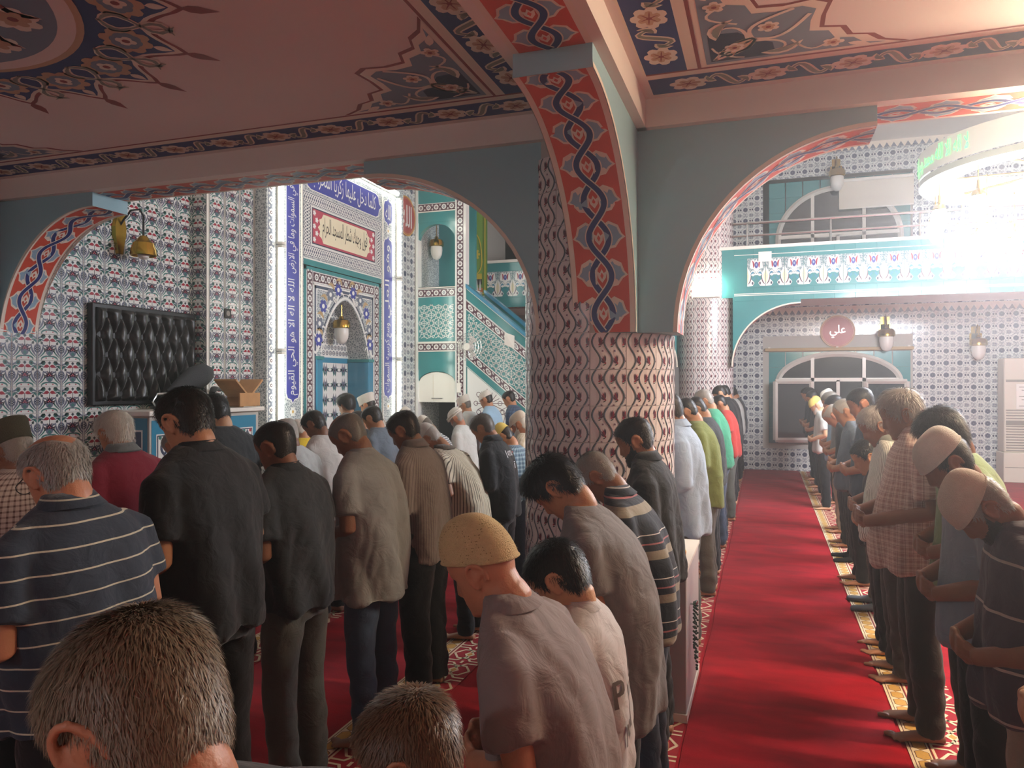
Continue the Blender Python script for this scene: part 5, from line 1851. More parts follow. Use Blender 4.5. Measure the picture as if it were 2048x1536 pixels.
def mk_body(g, rig, skin, detail):
    """g: girth; returns MB with the whole figure (unscaled body-local)"""
    mb = MB()
    # head
    nz, na = (52, 72) if detail else (30, 44)
    P, z, a = head_grid(nz, na)
    Q = pose_head(P.reshape(-1, 3), rig)
    fs = grid_faces(nz, na)
    fs.append(tuple(range(na - 1, -1, -1))); fs.append(tuple(range((nz - 1) * na, nz * na)))
    mb.add(Q, fs, skin)
    # ears
    for s in (-1, 1):
        C = []
        for t in np.linspace(-.6, 4.2, 12):
            C.append((s * (.0755 + .021 * max(0, math.sin(t * .75))), -.011 - .024 * math.cos(t) - .004, .038 + .036 * math.sin(t)))
        C = pose_head(np.array(C), rig)
        mb.tube([tuple(c) for c in C], [.0062 * rig['hs']] * 12, skin, 7)
        E = [(s * .074, -.002, .018), (s * .0785, -.006, .028), (s * .082, -.012, .044), (s * .0805, -.015, .060), (s * .076, -.014, .069)]
        mb.tube([tuple(c) for c in pose_head(np.array(E), rig)], [.008, .013, .016, .014, .008], skin, 8, flat=(.35, 1), up=(1, 0, 0))
    # neck
    nb = bend(np.array([[0, .0, 1.40], [0, -.008, 1.475]]), rig)
    n2 = pose_head(np.array([[0, -.018, -.035], [0, -.022, .03]]), rig)
    kk = rig['neck']
    mb.tube([tuple(nb[0]), tuple(nb[1]), tuple((nb[1] * .45 + n2[0] * .55)), tuple(n2[0]), tuple(n2[1])],
            [.045, .056 * kk, .058 * kk, .056 * kk, .05 * kk], skin, 16)
    # trunk under the clothes
    tr = [(.88, .10, .08, .09), (.98, .14, .085, .10), (1.10, .13 + g * .4, .08 + g * .5, .085), (1.28, .15, .095, .09), (1.40, .155, .075, .085), (1.46, .09, .05, .06), (1.50, .05, .045, .05)]
    mb.rings([[tuple(q) for q in bend(np.array(ell(0, 0, zz, w, df, db, 20)), rig)] for zz, w, df, db in tr], skin)
    # arms folded over the belly, right hand over the left wrist
    by = rig['by']; hz = rig['hz']
    sh = bend(np.array([[-.185 - g * .2, -.005, 1.405], [.185 + g * .2, -.005, 1.405]]), rig)
    el = np.array([[-.226 - g * .45, -.025 + rig['lean'] * .35, hz + .085], [.226 + g * .45, -.025 + rig['lean'] * .35, hz + .10]])
    wl = np.array([-.075, by + .005, hz]); wr = np.array([.085, by + .022, hz + .022])
    rig['sh'], rig['el'], rig['wl'], rig['wr'] = sh, el, wl, wr
    for i, w in ((0, wl), (1, wr)):
        mb.tube([tuple(sh[i] * .8 + el[i] * .2), tuple(sh[i] * .4 + el[i] * .6), tuple(el[i]), tuple(el[i] * .6 + w * .4), tuple(w)],
                [.047, .044, .041, .041, .029], skin, 14)
    # left hand: flat, pointing to +x
    L = wl
    mb.tube([tuple(L), tuple(L + np.array([.04, .008, -.004])), tuple(L + np.array([.09, .012, -.006]))], [.027, .038, .037], skin, 12, flat=(1, .42), up=(0, 0, 1))
    for k in range(4):
        zz = .028 - k * .0185
        finger(mb, tuple(L + np.array([.085, .012, -.006 + zz])), [(1, .0, -.05), (1, -.15, -.1), (1, -.4, -.12)], [(.040, .026, .02), (.044, .029, .021), (.041, .026, .02), (.032, .021, .017)][k], .0086, skin)
    finger(mb, tuple(L + np.array([.03, .014, .022])), [(.9, .22, .28), (1, -.1, .0)], [.036, .026], .0105, skin)
    # right hand closing over the left wrist, pointing to -x
    Q = wr
    mb.tube([tuple(Q), tuple(Q + np.array([-.04, .014, .002])), tuple(Q + np.array([-.09, .020, .0]))], [.028, .039, .038], skin, 12, flat=(1, .45), up=(0, 0, 1))
    for k in range(4):
        zz = .029 - k * .0190
        finger(mb, tuple(Q + np.array([-.085, .020, zz])), [(-1, .0, -.08), (-.85, -.55, -.22), (-.35, -1, -.25)], [(.040, .027, .02), (.045, .030, .021), (.042, .027, .02), (.033, .021, .017)][k], .0088, skin)
    finger(mb, tuple(Q + np.array([-.03, .016, .026])), [(-.9, .2, .30), (-1, -.15, -.05)], [.038, .028], .0108, skin)
    # legs and feet
    for s in (-1, 1):
        mb.tube([(s * .085, 0, .95), (s * .10, .005, .72), (s * .105, .01, .49), (s * .105, -.01, .33), (s * .105, -.03, .10), (s * .105, -.03, .05)],
                [.085, .075, .055, .052, .038, .036], skin, 14)
        sp = .16 * s
        F = [(-.085, .018, .030, .030), (-.06, .026, .036, .042), (-.01, .028, .046, .050), (.05, .024, .036, .045), (.10, .018, .024, .046), (.145, .012, .014, .040)]
        rr = []
        for y, zc, hh, w in F:
            rr.append([(s * .105 + sp * (y + .03) + w * .9 * math.sin(2 * pi * i / 14), y, max(.002, zc + hh * .62 * math.cos(2 * pi * i / 14))) for i in range(14)])
        mb.rings(rr, skin)
        for k in range(5):
            x = s * (.105 - .031 + k * .0165) + sp * .17
            y = .135 - k * .009
            l = (.044, .036, .031, .027, .022)[k]; rd = (.0135, .0095, .009, .0085, .008)[k]
            mb.tube([(x, y, .016), (x + sp * l * .6, y + l * .6, .017), (x + sp * l, y + l, rd)], [rd, rd, rd * .8], skin, 8)
    return mb


def mk_shirt(g, rig, st, mt):
    mb = MB()
    hem = st.get('hem', .84)
    lo = st.get('loose', .02)
    b = g
    tor = [(hem, .178 + lo * 1.2, .135 + lo + b * .75, .125 + lo), (hem + .06, .180 + lo, .135 + lo * .9 + b * .9, .125 + lo), (1.02, .172 + lo + b * .4, .128 + lo * .8 + b, .115 + lo), (1.14, .170 + lo + b * .5, .122 + lo * .7 + b * .95, .105 + lo),
           (1.26, .182 + lo * .8 + b * .25, .122 + lo * .5 + b * .35, .110 + lo * .8), (1.35, .190 + lo * .5 + b * .15, .108 + lo * .4 + b * .1, .112 + lo * .5), (1.41, .186 + b * .1, .086, .104), (1.445, .152, .070, .090), (1.47, .108, .060, .078), (1.487, .078, .058, .068)]
    mb.rings([[tuple(q) for q in bend(np.array(ell(0, 0, z, w, df, db, 32)), rig)] for z, w, df, db in tor], mt)
    sh, el = rig['sh'], rig['el']
    lg = st.get('sleeve', 'short')
    for i, w in ((0, rig['wl']), (1, rig['wr'])):
        o = np.array([(-.05 if i else .05), 0, -.01])
        if lg == 'long':
            P = [sh[i] + o, sh[i] * .8 + el[i] * .2, sh[i] * .4 + el[i] * .6, el[i] + np.array([0, -.004, 0]), el[i] * .5 + w * .5, el[i] * .08 + w * .92]
            Rr = [.052, .066, .066, .061, .054, .043]
        else:
            P = [sh[i] + o, sh[i] * .82 + el[i] * .18, sh[i] * .5 + el[i] * .5, sh[i] * .22 + el[i] * .78]
            Rr = [.052, .067, .071, .072]
        mb.tube([tuple(p) for p in P], Rr, mt, 16)
    return mb


def mk_trousers(rig, st, mt):
    mb = MB()
    w = st.get('tw', 1.0)
    mb.rings([ell(0, 0, z, ww * (1 + (w - 1) * .5), df, db, 24) for z, ww, df, db in ((.80, .165, .10, .115), (.90, .172, .118, .128), (1.0, .165, .118, .118), (1.04, .158, .112, .110))], mt)
    for s in (-1, 1):
        P = [(s * .085, 0, .90), (s * .098, .0, .76), (s * .105, .006, .62), (s * .108, .008, .48), (s * .108, -.008, .32), (s * .110, -.022, .14), (s * .112, -.018, .035)]
        mb.tube(P, [.092, .093 * w, .083 * w, .072 * w, .068 * w, .064 * w, .066 * w], mt, 18)
    return mb


def cloth(key, c1, pat=None, c2=None, per=.05, duty=.15, c3=None, rough=.85, off=0.0, var=.12):
    """woven cloth; pat: None, 'h' stripes, 'v' stripes, 'plaid', 'multi'"""
    if key in MATS: return MATS[key]
    m = mat(key, c1, rough, var=0, sheen=.15, spec=.25)
    nt = m.node_tree; b = nt.nodes['Principled BSDF']
    tc = nt.nodes.new('ShaderNodeTexCoord')
    ns = nt.nodes.new('ShaderNodeTexNoise'); ns.inputs['Scale'].default_value = 9; ns.inputs['Detail'].default_value = 4
    nt.links.new(tc.outputs['Object'], ns.inputs['Vector'])
    L1 = srgb(c1)

    def rgb(c):
        n = nt.nodes.new('ShaderNodeRGB'); n.outputs[0].default_value = (*srgb(c), 1); return n.outputs[0]

    def mixc(f, a, bb):
        n = nt.nodes.new('ShaderNodeMix'); n.data_type = 'RGBA'
        if isinstance(f, float): n.inputs[0].default_value = f
        else: nt.links.new(f, n.inputs[0])
        nt.links.new(a, n.inputs[6]); nt.links.new(bb, n.inputs[7]); return n.outputs[2]

    def mth(op, a, bb=None):
        n = nt.nodes.new('ShaderNodeMath'); n.operation = op
        for i, x in enumerate((a, bb)):
            if x is None: continue
            if isinstance(x, (int, float)): n.inputs[i].default_value = x
            else: nt.links.new(x, n.inputs[i])
        return n.outputs[0]

    col = rgb(c1)
    at = nt.nodes.new('ShaderNodeAttribute'); at.attribute_name = 'arc'
    sp = nt.nodes.new('ShaderNodeSeparateXYZ'); nt.links.new(tc.outputs['Object'], sp.inputs[0])
    zz = sp.outputs['Z']

    def stripes(src, p, d, o=0.0):
        return mth('LESS_THAN', mth('FRACT', mth('ADD', mth('DIVIDE', src, p), 100.0 + o)), d)
    if pat == 'h': col = mixc(stripes(zz, per, duty, off), col, rgb(c2))
    elif pat == 'v':
        col = mixc(stripes(at.outputs['Fac'], per, duty, off), col, rgb(c2))
        if c3: col = mixc(stripes(at.outputs['Fac'], per, duty * .45, off + .5), col, rgb(c3))
    elif pat == 'plaid':
        f = mth('MULTIPLY', mth('ADD', stripes(zz, per, duty), stripes(at.outputs['Fac'], per, duty)), .5)
        col = mixc(f, col, rgb(c2))
        if c3: col = mixc(mth('MULTIPLY', mth('ADD', stripes(zz, per, .08, .45), stripes(at.outputs['Fac'], per, .08, .45)), .6), col, rgb(c3))
    elif pat == 'multi':
        col = mixc(stripes(zz, per, .20, off), col, rgb(c2))
        col = mixc(stripes(zz, per, .035, off - .34), col, rgb(c3))
        col = mixc(stripes(zz, per, .02, off - .55), col, rgb('#d8d4cc'))
    n = nt.nodes.new('ShaderNodeHueSaturation')
    mr = nt.nodes.new('ShaderNodeMapRange'); mr.inputs[3].default_value = 1 - var; mr.inputs[4].default_value = 1 + var
    nt.links.new(ns.outputs['Fac'], mr.inputs[0]); nt.links.new(mr.outputs[0], n.inputs['Value'])
    nt.links.new(col, n.inputs['Color'])
    nt.links.new(n.outputs[0], b.inputs['Base Color'])
    n2 = nt.nodes.new('ShaderNodeTexNoise'); n2.inputs['Scale'].default_value = 14; n2.inputs['Detail'].default_value = 5
    n2.inputs['Distortion'].default_value = .8
    nt.links.new(tc.outputs['Object'], n2.inputs['Vector'])
    bp = nt.nodes.new('ShaderNodeBump'); bp.inputs['Strength'].default_value = .5; bp.inputs['Distance'].default_value = .018
    nt.links.new(n2.outputs['Fac'], bp.inputs['Height']); nt.links.new(bp.outputs['Normal'], b.inputs['Normal'])
    return m


def hair_mesh(rig, k, kind, colkey, density, seed, length=.018, thick=.007, beard=False, lod=1, capped=False):
    """closed-cropped hair: a thin cap on the skull plus single strands"""
    nz, na = (52, 72) if lod else (30, 44)
    P, N, z, a = head_normals(nz, na)
    phi = np.arctan2(P[..., 0], P[..., 1])
    x, y, zz = P[..., 0], P[..., 1], P[..., 2]
    if beard:
        cut = np.interp(np.abs(phi), [0, .25, .5, .9, 1.15, 1.35, 1.6], [-.004, -.006, .0, .012, .035, .05, -.2])
        d = np.minimum(cut - zz, (zz + .075))
        if beard == 'full': d = np.maximum(d, 0.0) + np.where(d > 0, .0, d)
        mouth = np.exp(-(x / .02) ** 2 - ((zz + .016) / .006) ** 2)
        d = d - .03 * (mouth > .5)
    else:
        d = zz - hairline(phi, kind)
        if kind == 'bald':
            top = np.hypot(x / .062, (y - .005) / .085) + np.clip((.085 - zz) / .05, 0, 1) * 1.2
            d = np.minimum(d, (top - .98) * .05)
        if kind == 'fringe':
            top = np.hypot(x / .062, (y + .012) / .088) + np.clip((.105 - zz) / .04, 0, 1) * 1.0
            d = np.minimum(d, (top - .98) * .05)
    if capped and not beard: d = np.minimum(d, .086 - .10 * y - zz)
    th = np.where(d > 0, thick * np.clip(d / .022, .0, 1) ** .6 + .0006, -.004)
    if beard: th = th * np.interp(zz, [-.066, -.02, .03], [2.2, 1.1, .6])
    if kind == 'quiff': th = th + .016 * np.clip(d / .02, 0, 1) * np.exp(-((y - .055) / .05) ** 2) * (zz > .08)
    if kind == 'thick': th = th * 1.9
    G = P + N * th[..., None]
    mb = MB()
    idx = []
    fs = []
    mask = d > -.006
    if capped and not beard: density = density // 3
    for f in grid_faces(nz, na):
        if mask.reshape(-1)[list(f)].all(): fs.append(f)
    # top cap
    if mask[-1].all(): fs.append(tuple(range((nz - 1) * na, nz * na)))
    Q = pose_head(G.reshape(-1, 3), rig) * k
    mb.add(Q, fs, colkey)
    rs = np.random.RandomState(seed)
    if density:
        ff = np.array([f for f in fs if len(f) == 4])
        GG = G.reshape(-1, 3); NN = N.reshape(-1, 3); DD = d.reshape(-1)
        A = np.linalg.norm(np.cross(GG[ff[:, 2]] - GG[ff[:, 0]], GG[ff[:, 3]] - GG[ff[:, 1]]), axis=1)
        A = A * np.clip(DD[ff].mean(1) / .01 + .2, 0, 1)
        pick = rs.choice(len(ff), density, p=A / A.sum())
        w = rs.dirichlet([1, 1, 1, 1], density)
        p0 = (GG[ff[pick]] * w[..., None]).sum(1)
        n0 = (NN[ff[pick]] * w[..., None]).sum(1)
        whorl = np.array([.012, -.062, .150])
        dr = p0 - whorl
        if beard: dr = np.tile(np.array([0, .25, -1.0]), (density, 1)) + n0 * .4
        dr = dr / (np.linalg.norm(dr, axis=1, keepdims=True) + 1e-6)
        dr = dr + np.array([0, 0, -.35]) + rs.normal(size=dr.shape) * .28
        dr = dr - n0 * (dr * n0).sum(1, keepdims=True)
        dr /= np.linalg.norm(dr, axis=1, keepdims=True) + 1e-6
        ln = length * (.6 + .7 * rs.rand(density))[:, None]
        sd = np.cross(dr, n0)
        wd = (.0006 if density > 20000 else .0009 if lod else .0014) * (1 + .6 * rs.rand(density))[:, None]
        lift = (.28 + .25 * rs.rand(density))[:, None]
        base = p0 - n0 * .001
        mid = p0 + dr * ln * .55 + n0 * ln * lift * .55
        tip = p0 + dr * ln + n0 * ln * lift * .75
        V = np.stack([base - sd * wd, base + sd * wd, mid + sd * wd * .8, mid - sd * wd * .8, tip], 1)
        V = pose_head(V.reshape(-1, 3), rig) * k
        off = len(mb.v)
        F = []
        for i in range(density):
            q = i * 5
            F.append((q, q + 1, q + 2, q + 3)); F.append((q + 3, q + 2, q + 4))
        mb.add(V, F, colkey)
    return mb


def cap_mesh(rig, k, kind, mt, tilt=-.10, rise=.0, z0=.080, off=.007):
    mb = MB()
    n = 40
    a = np.linspace(0, 2 * pi, n, endpoint=False)

    def ringat(zc, grow):
        zz = zc + 0 * a
        p = head_pts(np.minimum(zz, .105), a)
        c = np.array([0, -.006, 0])
        d = p - c; d[:, 2] = 0
        l = np.linalg.norm(d, axis=1, keepdims=True)
        p = c + d / l * (l + grow)
        p[:, 2] = zc + tilt * -(p[:, 1]) * -1.0
        return p
    rs = []
    if kind == 'flat':
        prof = [(z0 - .006, off - .002), (z0 - .006, off + .002), (z0 + .04, off + .004), (z0 + .096, off + .009), (z0 + .106, off + .005)]
        for zc, gr in prof: rs.append(ringat(zc, gr) if zc < 5 else None)
        base = ringat(z0 + .106, off + .005)
        c = base.mean(0)
        for s in (.8, .45, .05): rs.append(c + (base - c) * s + np.array([0, 0, .004]))
        for i in range(len(rs)):
            pass
    else:
        H = .178 + rise - z0
        base = ringat(z0, off)
        c = np.array([0, -.006, 0]); c[2] = 0
        rs.append(ringat(z0 - .002, off - .004))
        for s in np.linspace(0, 1, 12):
            ang = s * pi / 2
            r = math.cos(ang) ** (.62 if rise < .015 else .78)
            q = base.copy()
            q[:, 0] = q[:, 0] * r
            q[:, 1] = -.006 + (q[:, 1] + .006) * r - (.012 if tilt < 0 else .034) * s
            q[:, 2] = z0 + (base[:, 2] - z0) * r + H * math.sin(ang)
            rs.append(q)
    mb.rings([[tuple(p) for p in pose_head(r, rig) * k] for r in rs], mt)
    if rise > .02:
        # knitted-in rows of small holes
        G = np.array([pose_head(r, rig) * k for r in rs])
        for j in range(2, 9):
            for i in range(n):
                if (i + j) % 8 and (i - j) % 8: continue
                for (fa, fb) in ((0, 0), (.5, .5), (.5, -.5), (0, .5)):
                    q = lambda a_, b_: G[min(j + (1 if b_ > 0 else 0), len(G) - 1)][(i + (1 if a_ > 0 else 0)) % n]
                    p = G[j][i] * (1 - fa) * (1 - abs(fb)) + G[j][(i + 1) % n] * fa * (1 - abs(fb)) + G[j + (1 if fb >= 0 else -1)][(i + 1 if fa else i) % n] * abs(fb)
                    U = G[j][(i + 1) % n] - G[j][i]; V = G[j + 1][i] - G[j][i]
                    U = U / np.linalg.norm(U); V = V / np.linalg.norm(V); N_ = np.cross(U, V)
                    N_ = N_ * np.sign(N_ @ (p - G.reshape(-1, 3).mean(0))); p = p + N_ * .0022
                    mb.add([p - U * .0016, p - V * .0016, p + U * .0016, p + V * .0016], [(0, 1, 2, 3)], MATS['cap_hole'])
    if kind == 'turban':
        for j, (dz, tl) in enumerate(((.0, .10), (.014, -.05), (.028, .16))):
            q = ringat(z0 + .006 + dz, off + .006); q[:, 2] += q[:, 0] * tl
            Q = pose_head(q, rig) * k
            mb.tube([tuple(p) for p in np.concatenate([Q, Q[:2]])], .0105 * k, mt, 8)
    else:
        q = ringat(z0, off); Q = pose_head(q, rig) * k
        mb.tube([tuple(p) for p in np.concatenate([Q, Q[:2]])], .0035 * k, mt, 6)
    return mb


def collar_mesh(rig, k, mt, kind):
    mb = MB(); n = 28
    up = .028 if kind == 'polo' else .012
    rr = []
    prof = [(1.462, .098, .072, .084), (1.482, .078, .060, .071), (1.482 + up, .066, .052, .064), (1.487 + up, .069, .055, .067)]
    if kind == 'polo': prof += [(1.488, .088, .068, .080), (1.468, .104, .080, .091)]
    for z, w, f, b in prof:
        pts = np.array(ell(0, -.004, z, w, f, b, n))
        pts[:, 2] -= .022 * np.clip((pts[:, 1] + .0) / f, 0, 1) - .006 * np.clip(-pts[:, 1] / b, 0, 1)
        rr.append([tuple(p) for p in bend(pts, rig) * k])
    mb.rings(rr, mt, cap=False)
    return mb


PEOPLE = []
SKIN = {}


def person(label, px=None, hy=.62, top=1.6, X=None, st=None, group=None):
    PEOPLE.append((label, px, hy, top, X, dict(st or {}), group))


def make_person(idx, label, px, hy, top, X, st, group):
    if X is None: X = row_x(px, hy)
    dist = depth(X, hy)
    child = st.get('child', False)
    g = st.get('girth', .02)
    rs = random.Random(idx * 7 + 3)
    rig = dict(hs=st.get('hs', 1.16 if child else 1.0), bow=R(st.get('bow', 34)), yaw=R(st.get('yaw', rs.uniform(-4, 4))), roll=R(st.get('roll', 0)),
               lean=st.get('lean', .07), neck=st.get('neck', 1.0) * (1.05 if child else 1), by=.165 + g * 1.05 + (.0 if not child else -.01), hz=1.03)
    nb = bend(np.array([0, -.004, 1.535]), rig)
    rig['hp'] = (nb[0], nb[1] + .035 * math.sin(rig['bow']), nb[2] - .012)
    P, N, z, a = head_normals(30, 44)
    Q = pose_head(P.reshape(-1, 3), rig)
    ctop = Q[:, 2].max() + (.012 if st.get('cap') else .008)
    k = top / ctop
    cen = pose_head(np.array([[0, -.005, .06]]), rig)[0] * k
    root = empty('person', (X - cen[0], hy - cen[1], 0.0065))
    tag(root, label, 'person', group)
    near = dist < 5.2
    mid = dist < 9
    rowB = hy < 0
    vox = .0046 if dist < 1.9 else .0056 if (near and rowB) or dist < 2.8 else (.0075 if near else (.011 if mid else .015))
    cv = .011 if near else (.017 if mid else .024)
    skin = MATS[st.get('skin', 'skin')]
    body = mk_body(g, rig, skin, mid)

    def scale(mb, kk=k):
        mb.v = [(p[0] * kk, p[1] * kk, p[2] * kk) for p in mb.v]
        return mb
    scale(body)

    def done_body(me, root=root):
        me.materials.append(skin); me.name = 'body'
        me.polygons.foreach_set('use_smooth', [True] * len(me.polygons))
        mesh_obj('body', me, root)
    job(body, vox, 2, done_body, .30 if vox < .005 else .42 if vox < .006 else 1.0)

    sm = MATS[st.get('shirt', 'shirt_black')]
    shirt = scale(mk_shirt(g, rig, st, sm))

    def done_shirt(me, root=root):
        co = co_of(me); no = no_of(me); u = co / k
        ph = np.arctan2(u[:, 0], -(u[:, 1] - rig['lean'] * .4))
        low = np.clip((1.38 - u[:, 2]) / .45, 0, 1)
        w = st.get('wrinkle', 1.45)
        f = .010 * low * np.sin(ph * 5 + idx + 1.6 * np.sin(u[:, 2] * 5 + idx) + .8 * np.sin(ph * 2 + idx))
        f += .012 * (np.abs(wave_noise(u * np.array([1, 1, .40]), idx + 11, 30)) - .2) * (.4 + .6 * low)
        f += .006 * (np.abs(wave_noise(u * np.array([1, 1, .6]), idx + 31, 60, 4)) - .2) * (.3 + .7 * low)
        f *= np.clip((1.47 - u[:, 2]) / .05, 0, 1)
        co = co + no * (f * w * k)[:, None]
        set_co(me, co)
        at = me.attributes.new('arc', 'FLOAT', 'POINT')
        at.data.foreach_set('value', (ph * .19 * k).astype(np.float32))
        me.materials.append(sm); me.name = 'shirt'
        mesh_obj('shirt', me, root)
    job(shirt, cv, 6, done_shirt)

    tm = MATS[st.get('trousers', 'trousers_black')]
    tro = scale(mk_trousers(rig, st, tm))

    def done_tro(me, root=root):
        co = co_of(me); no = no_of(me); u = co / k
        f = .014 * (np.abs(wave_noise(u * np.array([1, 1, 1.0]), idx + 51, 22)) - .2) + .004 * np.sin(u[:, 2] * 55 + 3 * np.sin(u[:, 0] * 20 + idx)) * (np.clip((.5 - u[:, 2]) / .3, 0, 1) + .5 * np.exp(-((u[:, 2] - .84) / .07) ** 2))
        set_co(me, co + no * (f * k)[:, None])
        me.materials.append(tm); me.name = 'trousers'
        mesh_obj('trousers', me, root)
    job(tro, cv * 1.15, 3, done_tro)

    # hair, beard, cap, collar
    dens = 26000 if dist < 1.0 else (9000 if dist < 1.7 else (4500 if dist < 3.2 else (1800 if dist < 5.5 else (700 if mid else 250))))
    hk = st.get('hair', 'hair_black')
    if st.get('cut', 'full') != 'none':
        h = hair_mesh(rig, k, st.get('cut', 'full'), MATS[hk], dens, idx, st.get('hl', .017), st.get('ht', .006), lod=1 if mid else 0, capped=bool(st.get('cap')))
        h.build('hair', root, smooth='all')
    if st.get('beard'):
        h = hair_mesh(rig, k, 'full', MATS[st['beard']], dens // 3, idx + 5, st.get('bl', .014), st.get('bt', .007), beard='full', lod=1 if mid else 0)
        h.build('beard', root, smooth='all')
    if st.get('cap'):
        c = cap_mesh(rig, k, st.get('capk', 'dome'), MATS[st['cap']], rise=st.get('rise', .0), tilt=st.get('ctilt', -.10))
        c.build('cap', root, smooth=50)
    if st.get('collar'):
        collar_mesh(rig, k, MATS[st.get('collarm', st.get('shirt', 'shirt_black'))], st['collar']).build('collar', root, smooth='all')
    if st.get('socks'):
        mb = MB()
        for s in (-1, 1):
            sp = .16 * s
            F = [(-.09, .02, .034, .034), (-.06, .030, .042, .047), (-.01, .032, .052, .055), (.05, .026, .042, .050), (.10, .020, .030, .051), (.15, .017, .030, .050), (.185, .015, .026, .044), (.198, .013, .016, .022)]
            mb.rings([[(s * .105 + sp * (y + .03) + w * .95 * math.sin(2 * pi * i / 14), y, max(.0, zc + hh * .64 * math.cos(2 * pi * i / 14))) for i in range(14)] for y, zc, hh, w in F], MATS[st['socks']])
            mb.tube([(s * .105, -.03, .03), (s * .105, -.03, .10), (s * .105, -.026, .2)], [.046, .046, .05], MATS[st['socks']], 14)
        scale(mb).build('socks', root, smooth='all')
    if st.get('glasses'):
        mb = MB()
        for s in (-1, 1):
            q = pose_head(np.array([[s * .080, -.03, .045], [s * .081, -.012, .062], [s * .079, .03, .058], [s * .066, .085, .056]]), rig) * k
            mb.tube([tuple(p) for p in q], .0018, MATS['black_plastic'], 6)
            c = np.array([[s * .034 + .024 * math.cos(t), .103, .050 + .019 * math.sin(t)] for t in np.linspace(0, 2 * pi, 17)])
            mb.tube([tuple(p) for p in pose_head(c, rig) * k], .0015, MATS['black_plastic'], 6)
        mb.build('glasses', root, smooth='all')
    return root, rig, k
# ------------------------------------------------------------------ who stands where
for kx, c in (('skin', '#ad7a58'), ('skin_dark', '#855a40'), ('skin_pale', '#c69a78'), ('skin_red', '#ac7456')):
    mat(kx, c, .5, var=.16, scale=26, bump=.10, bscale=180, spec=.4)
for kx, c in (('hair_black', '#15110f'), ('hair_dark', '#221a15'), ('hair_brown', '#6a5038'), ('hair_grey', '#948e86'), ('hair_salt', '#6a645c'), ('hair_white', '#c4bfb4'), ('hair_sand', '#7d6b55')):
    mat(kx, c, .45, var=.35, scale=300, spec=.4)
mat('cap_yellow', '#d0b684', .9, var=.12, scale=90, bump=.9, bscale=330)
mat('cap_hole', '#8c7648', .95)
mat('cap_white', '#dcd8cc', .9, var=.08, scale=60, bump=.7, bscale=300)
mat('cap_cream', '#cfc3b2', .9, var=.08, scale=60, bump=.7, bscale=300)
mat('cap_olive', '#4b4a3c', .9, var=.1, scale=60, bump=.5, bscale=300)
mat('cap_lemon', '#dcc66a', .9, var=.1, scale=60, bump=.5, bscale=300)
mat('sock_black', '#17171a', .9); mat('sock_grey', '#5a5c60', .9)
C = cloth
C('shirt_black', '#1e2022'); C('shirt_charcoal', '#2c3033'); C('shirt_grey', '#6e6a68'); C('tee_grey', '#8a8c88'); C('shirt_taupe', '#7a6d69')
C('polo_navy_line', '#2c3440', 'h', '#b9b29c', .058, .075); C('polo_red', '#7c1f33'); C('collar_grey', '#6d7476')
C('polo_multi', '#1d2530', 'multi', '#8d8676', .17, .2, '#a5676a'); C('tee_print', '#bab6b4'); C('shirt_lightblue', '#9db0c4')
C('shirt_pin_grey', '#8b8078', 'v', '#6f6560', .012, .35); C('shirt_cream_stripe', '#d8cfb4', 'v', '#5a5040', .017, .28); C('olive', '#6d7536'); C('shirt_green', '#3f8f70')
C('white_kurta', '#c9c6be'); C('plaid_blue', '#42627a', 'plaid', '#93a9b4', .03, .4, '#22323f'); C('plaid_brown', '#c2b3a8', 'plaid', '#5c4038', .022, .35)
C('plaid_pink', '#cdb9ac', 'plaid', '#a5877c', .030, .42, '#7c6058'); C('stripe_white', '#c6c2b4', 'v', '#6e6f66', .012, .30); C('stripe_bw', '#b9bcba', 'h', '#4a5258', .018, .45)
C('shirt_blue_grey', '#5d6874'); C('shirt_steel', '#7f8d98'); C('polo_plum', '#453b46', 'h', '#b0a49c', .15, .055); C('vest_green', '#7f9268'); C('shirt_navy', '#2a3a52', 'plaid', '#4d6178', .04, .3)
C('shirt_sky', '#8fb0c6'); C('yellow_shirt', '#d2b52a'); C('white_vest', '#c4b79c', 'v', '#d8d0c0', .03, .5); C('shirt_slate', '#4a5662'); C('shirt_pale', '#b8bcb8'); C('red_shirt', '#b03a34')
C('trousers_black', '#141416'); C('jeans_grey', '#52554f'); C('jeans_blue', '#3c4c62'); C('jeans_dark', '#20283a'); C('trousers_taupe', '#4c463d'); C('trousers_beige', '#a39885'); C('trousers_brown', '#2f2925'); C('trousers_navy', '#1a2030')

P = person
gA, gB, g2, g3, g4 = 'men of the row beside the runner', 'men of the right row', 'men of the second row', 'men of the third row', 'men of the front row'
# row beside the runner, nearest first
P('man with cropped grey brown hair closest to the viewer, seen from behind', 278, .60, 1.488, st=dict(hair='hair_sand', cut='receding', bow=38, hl=.020, ht=.005, skin='skin_red', shirt='shirt_charcoal', yaw=-6), group=gA)
P('small boy with short brown hair in the front, only his head in view', 822, .55, 1.208, st=dict(child=True, hair='hair_brown', bow=26, hl=.024, ht=.009, shirt='shirt_charcoal', skin='skin', yaw=4), group=gA)
P('old man in a knitted yellow skullcap and taupe polo shirt', 966, .62, 1.395, st=dict(cap='cap_yellow', rise=.024, ctilt=.40, cut='none', hair='hair_white', bow=30, lean=.17, girth=.05, shirt='shirt_taupe', collar='polo', skin='skin_red', neck=1.18, loose=.03, yaw=-3), group=gA)
P('boy with black hair in a pale printed t-shirt', 1117, .55, 1.28, st=dict(child=True, hair='hair_black', bow=42, lean=.06, hl=.022, ht=.007, shirt='tee_print', collar='tee', skin='skin_pale'), group=gA)
P('young man with a thick dark quiff in a loose grey t-shirt', 1110, .68, 1.475, st=dict(hair='hair_black', cut='quiff', bow=56, lean=.15, hl=.03, ht=.010, shirt='shirt_grey', hem=.70, loose=.045, skin='skin'), group=gA)
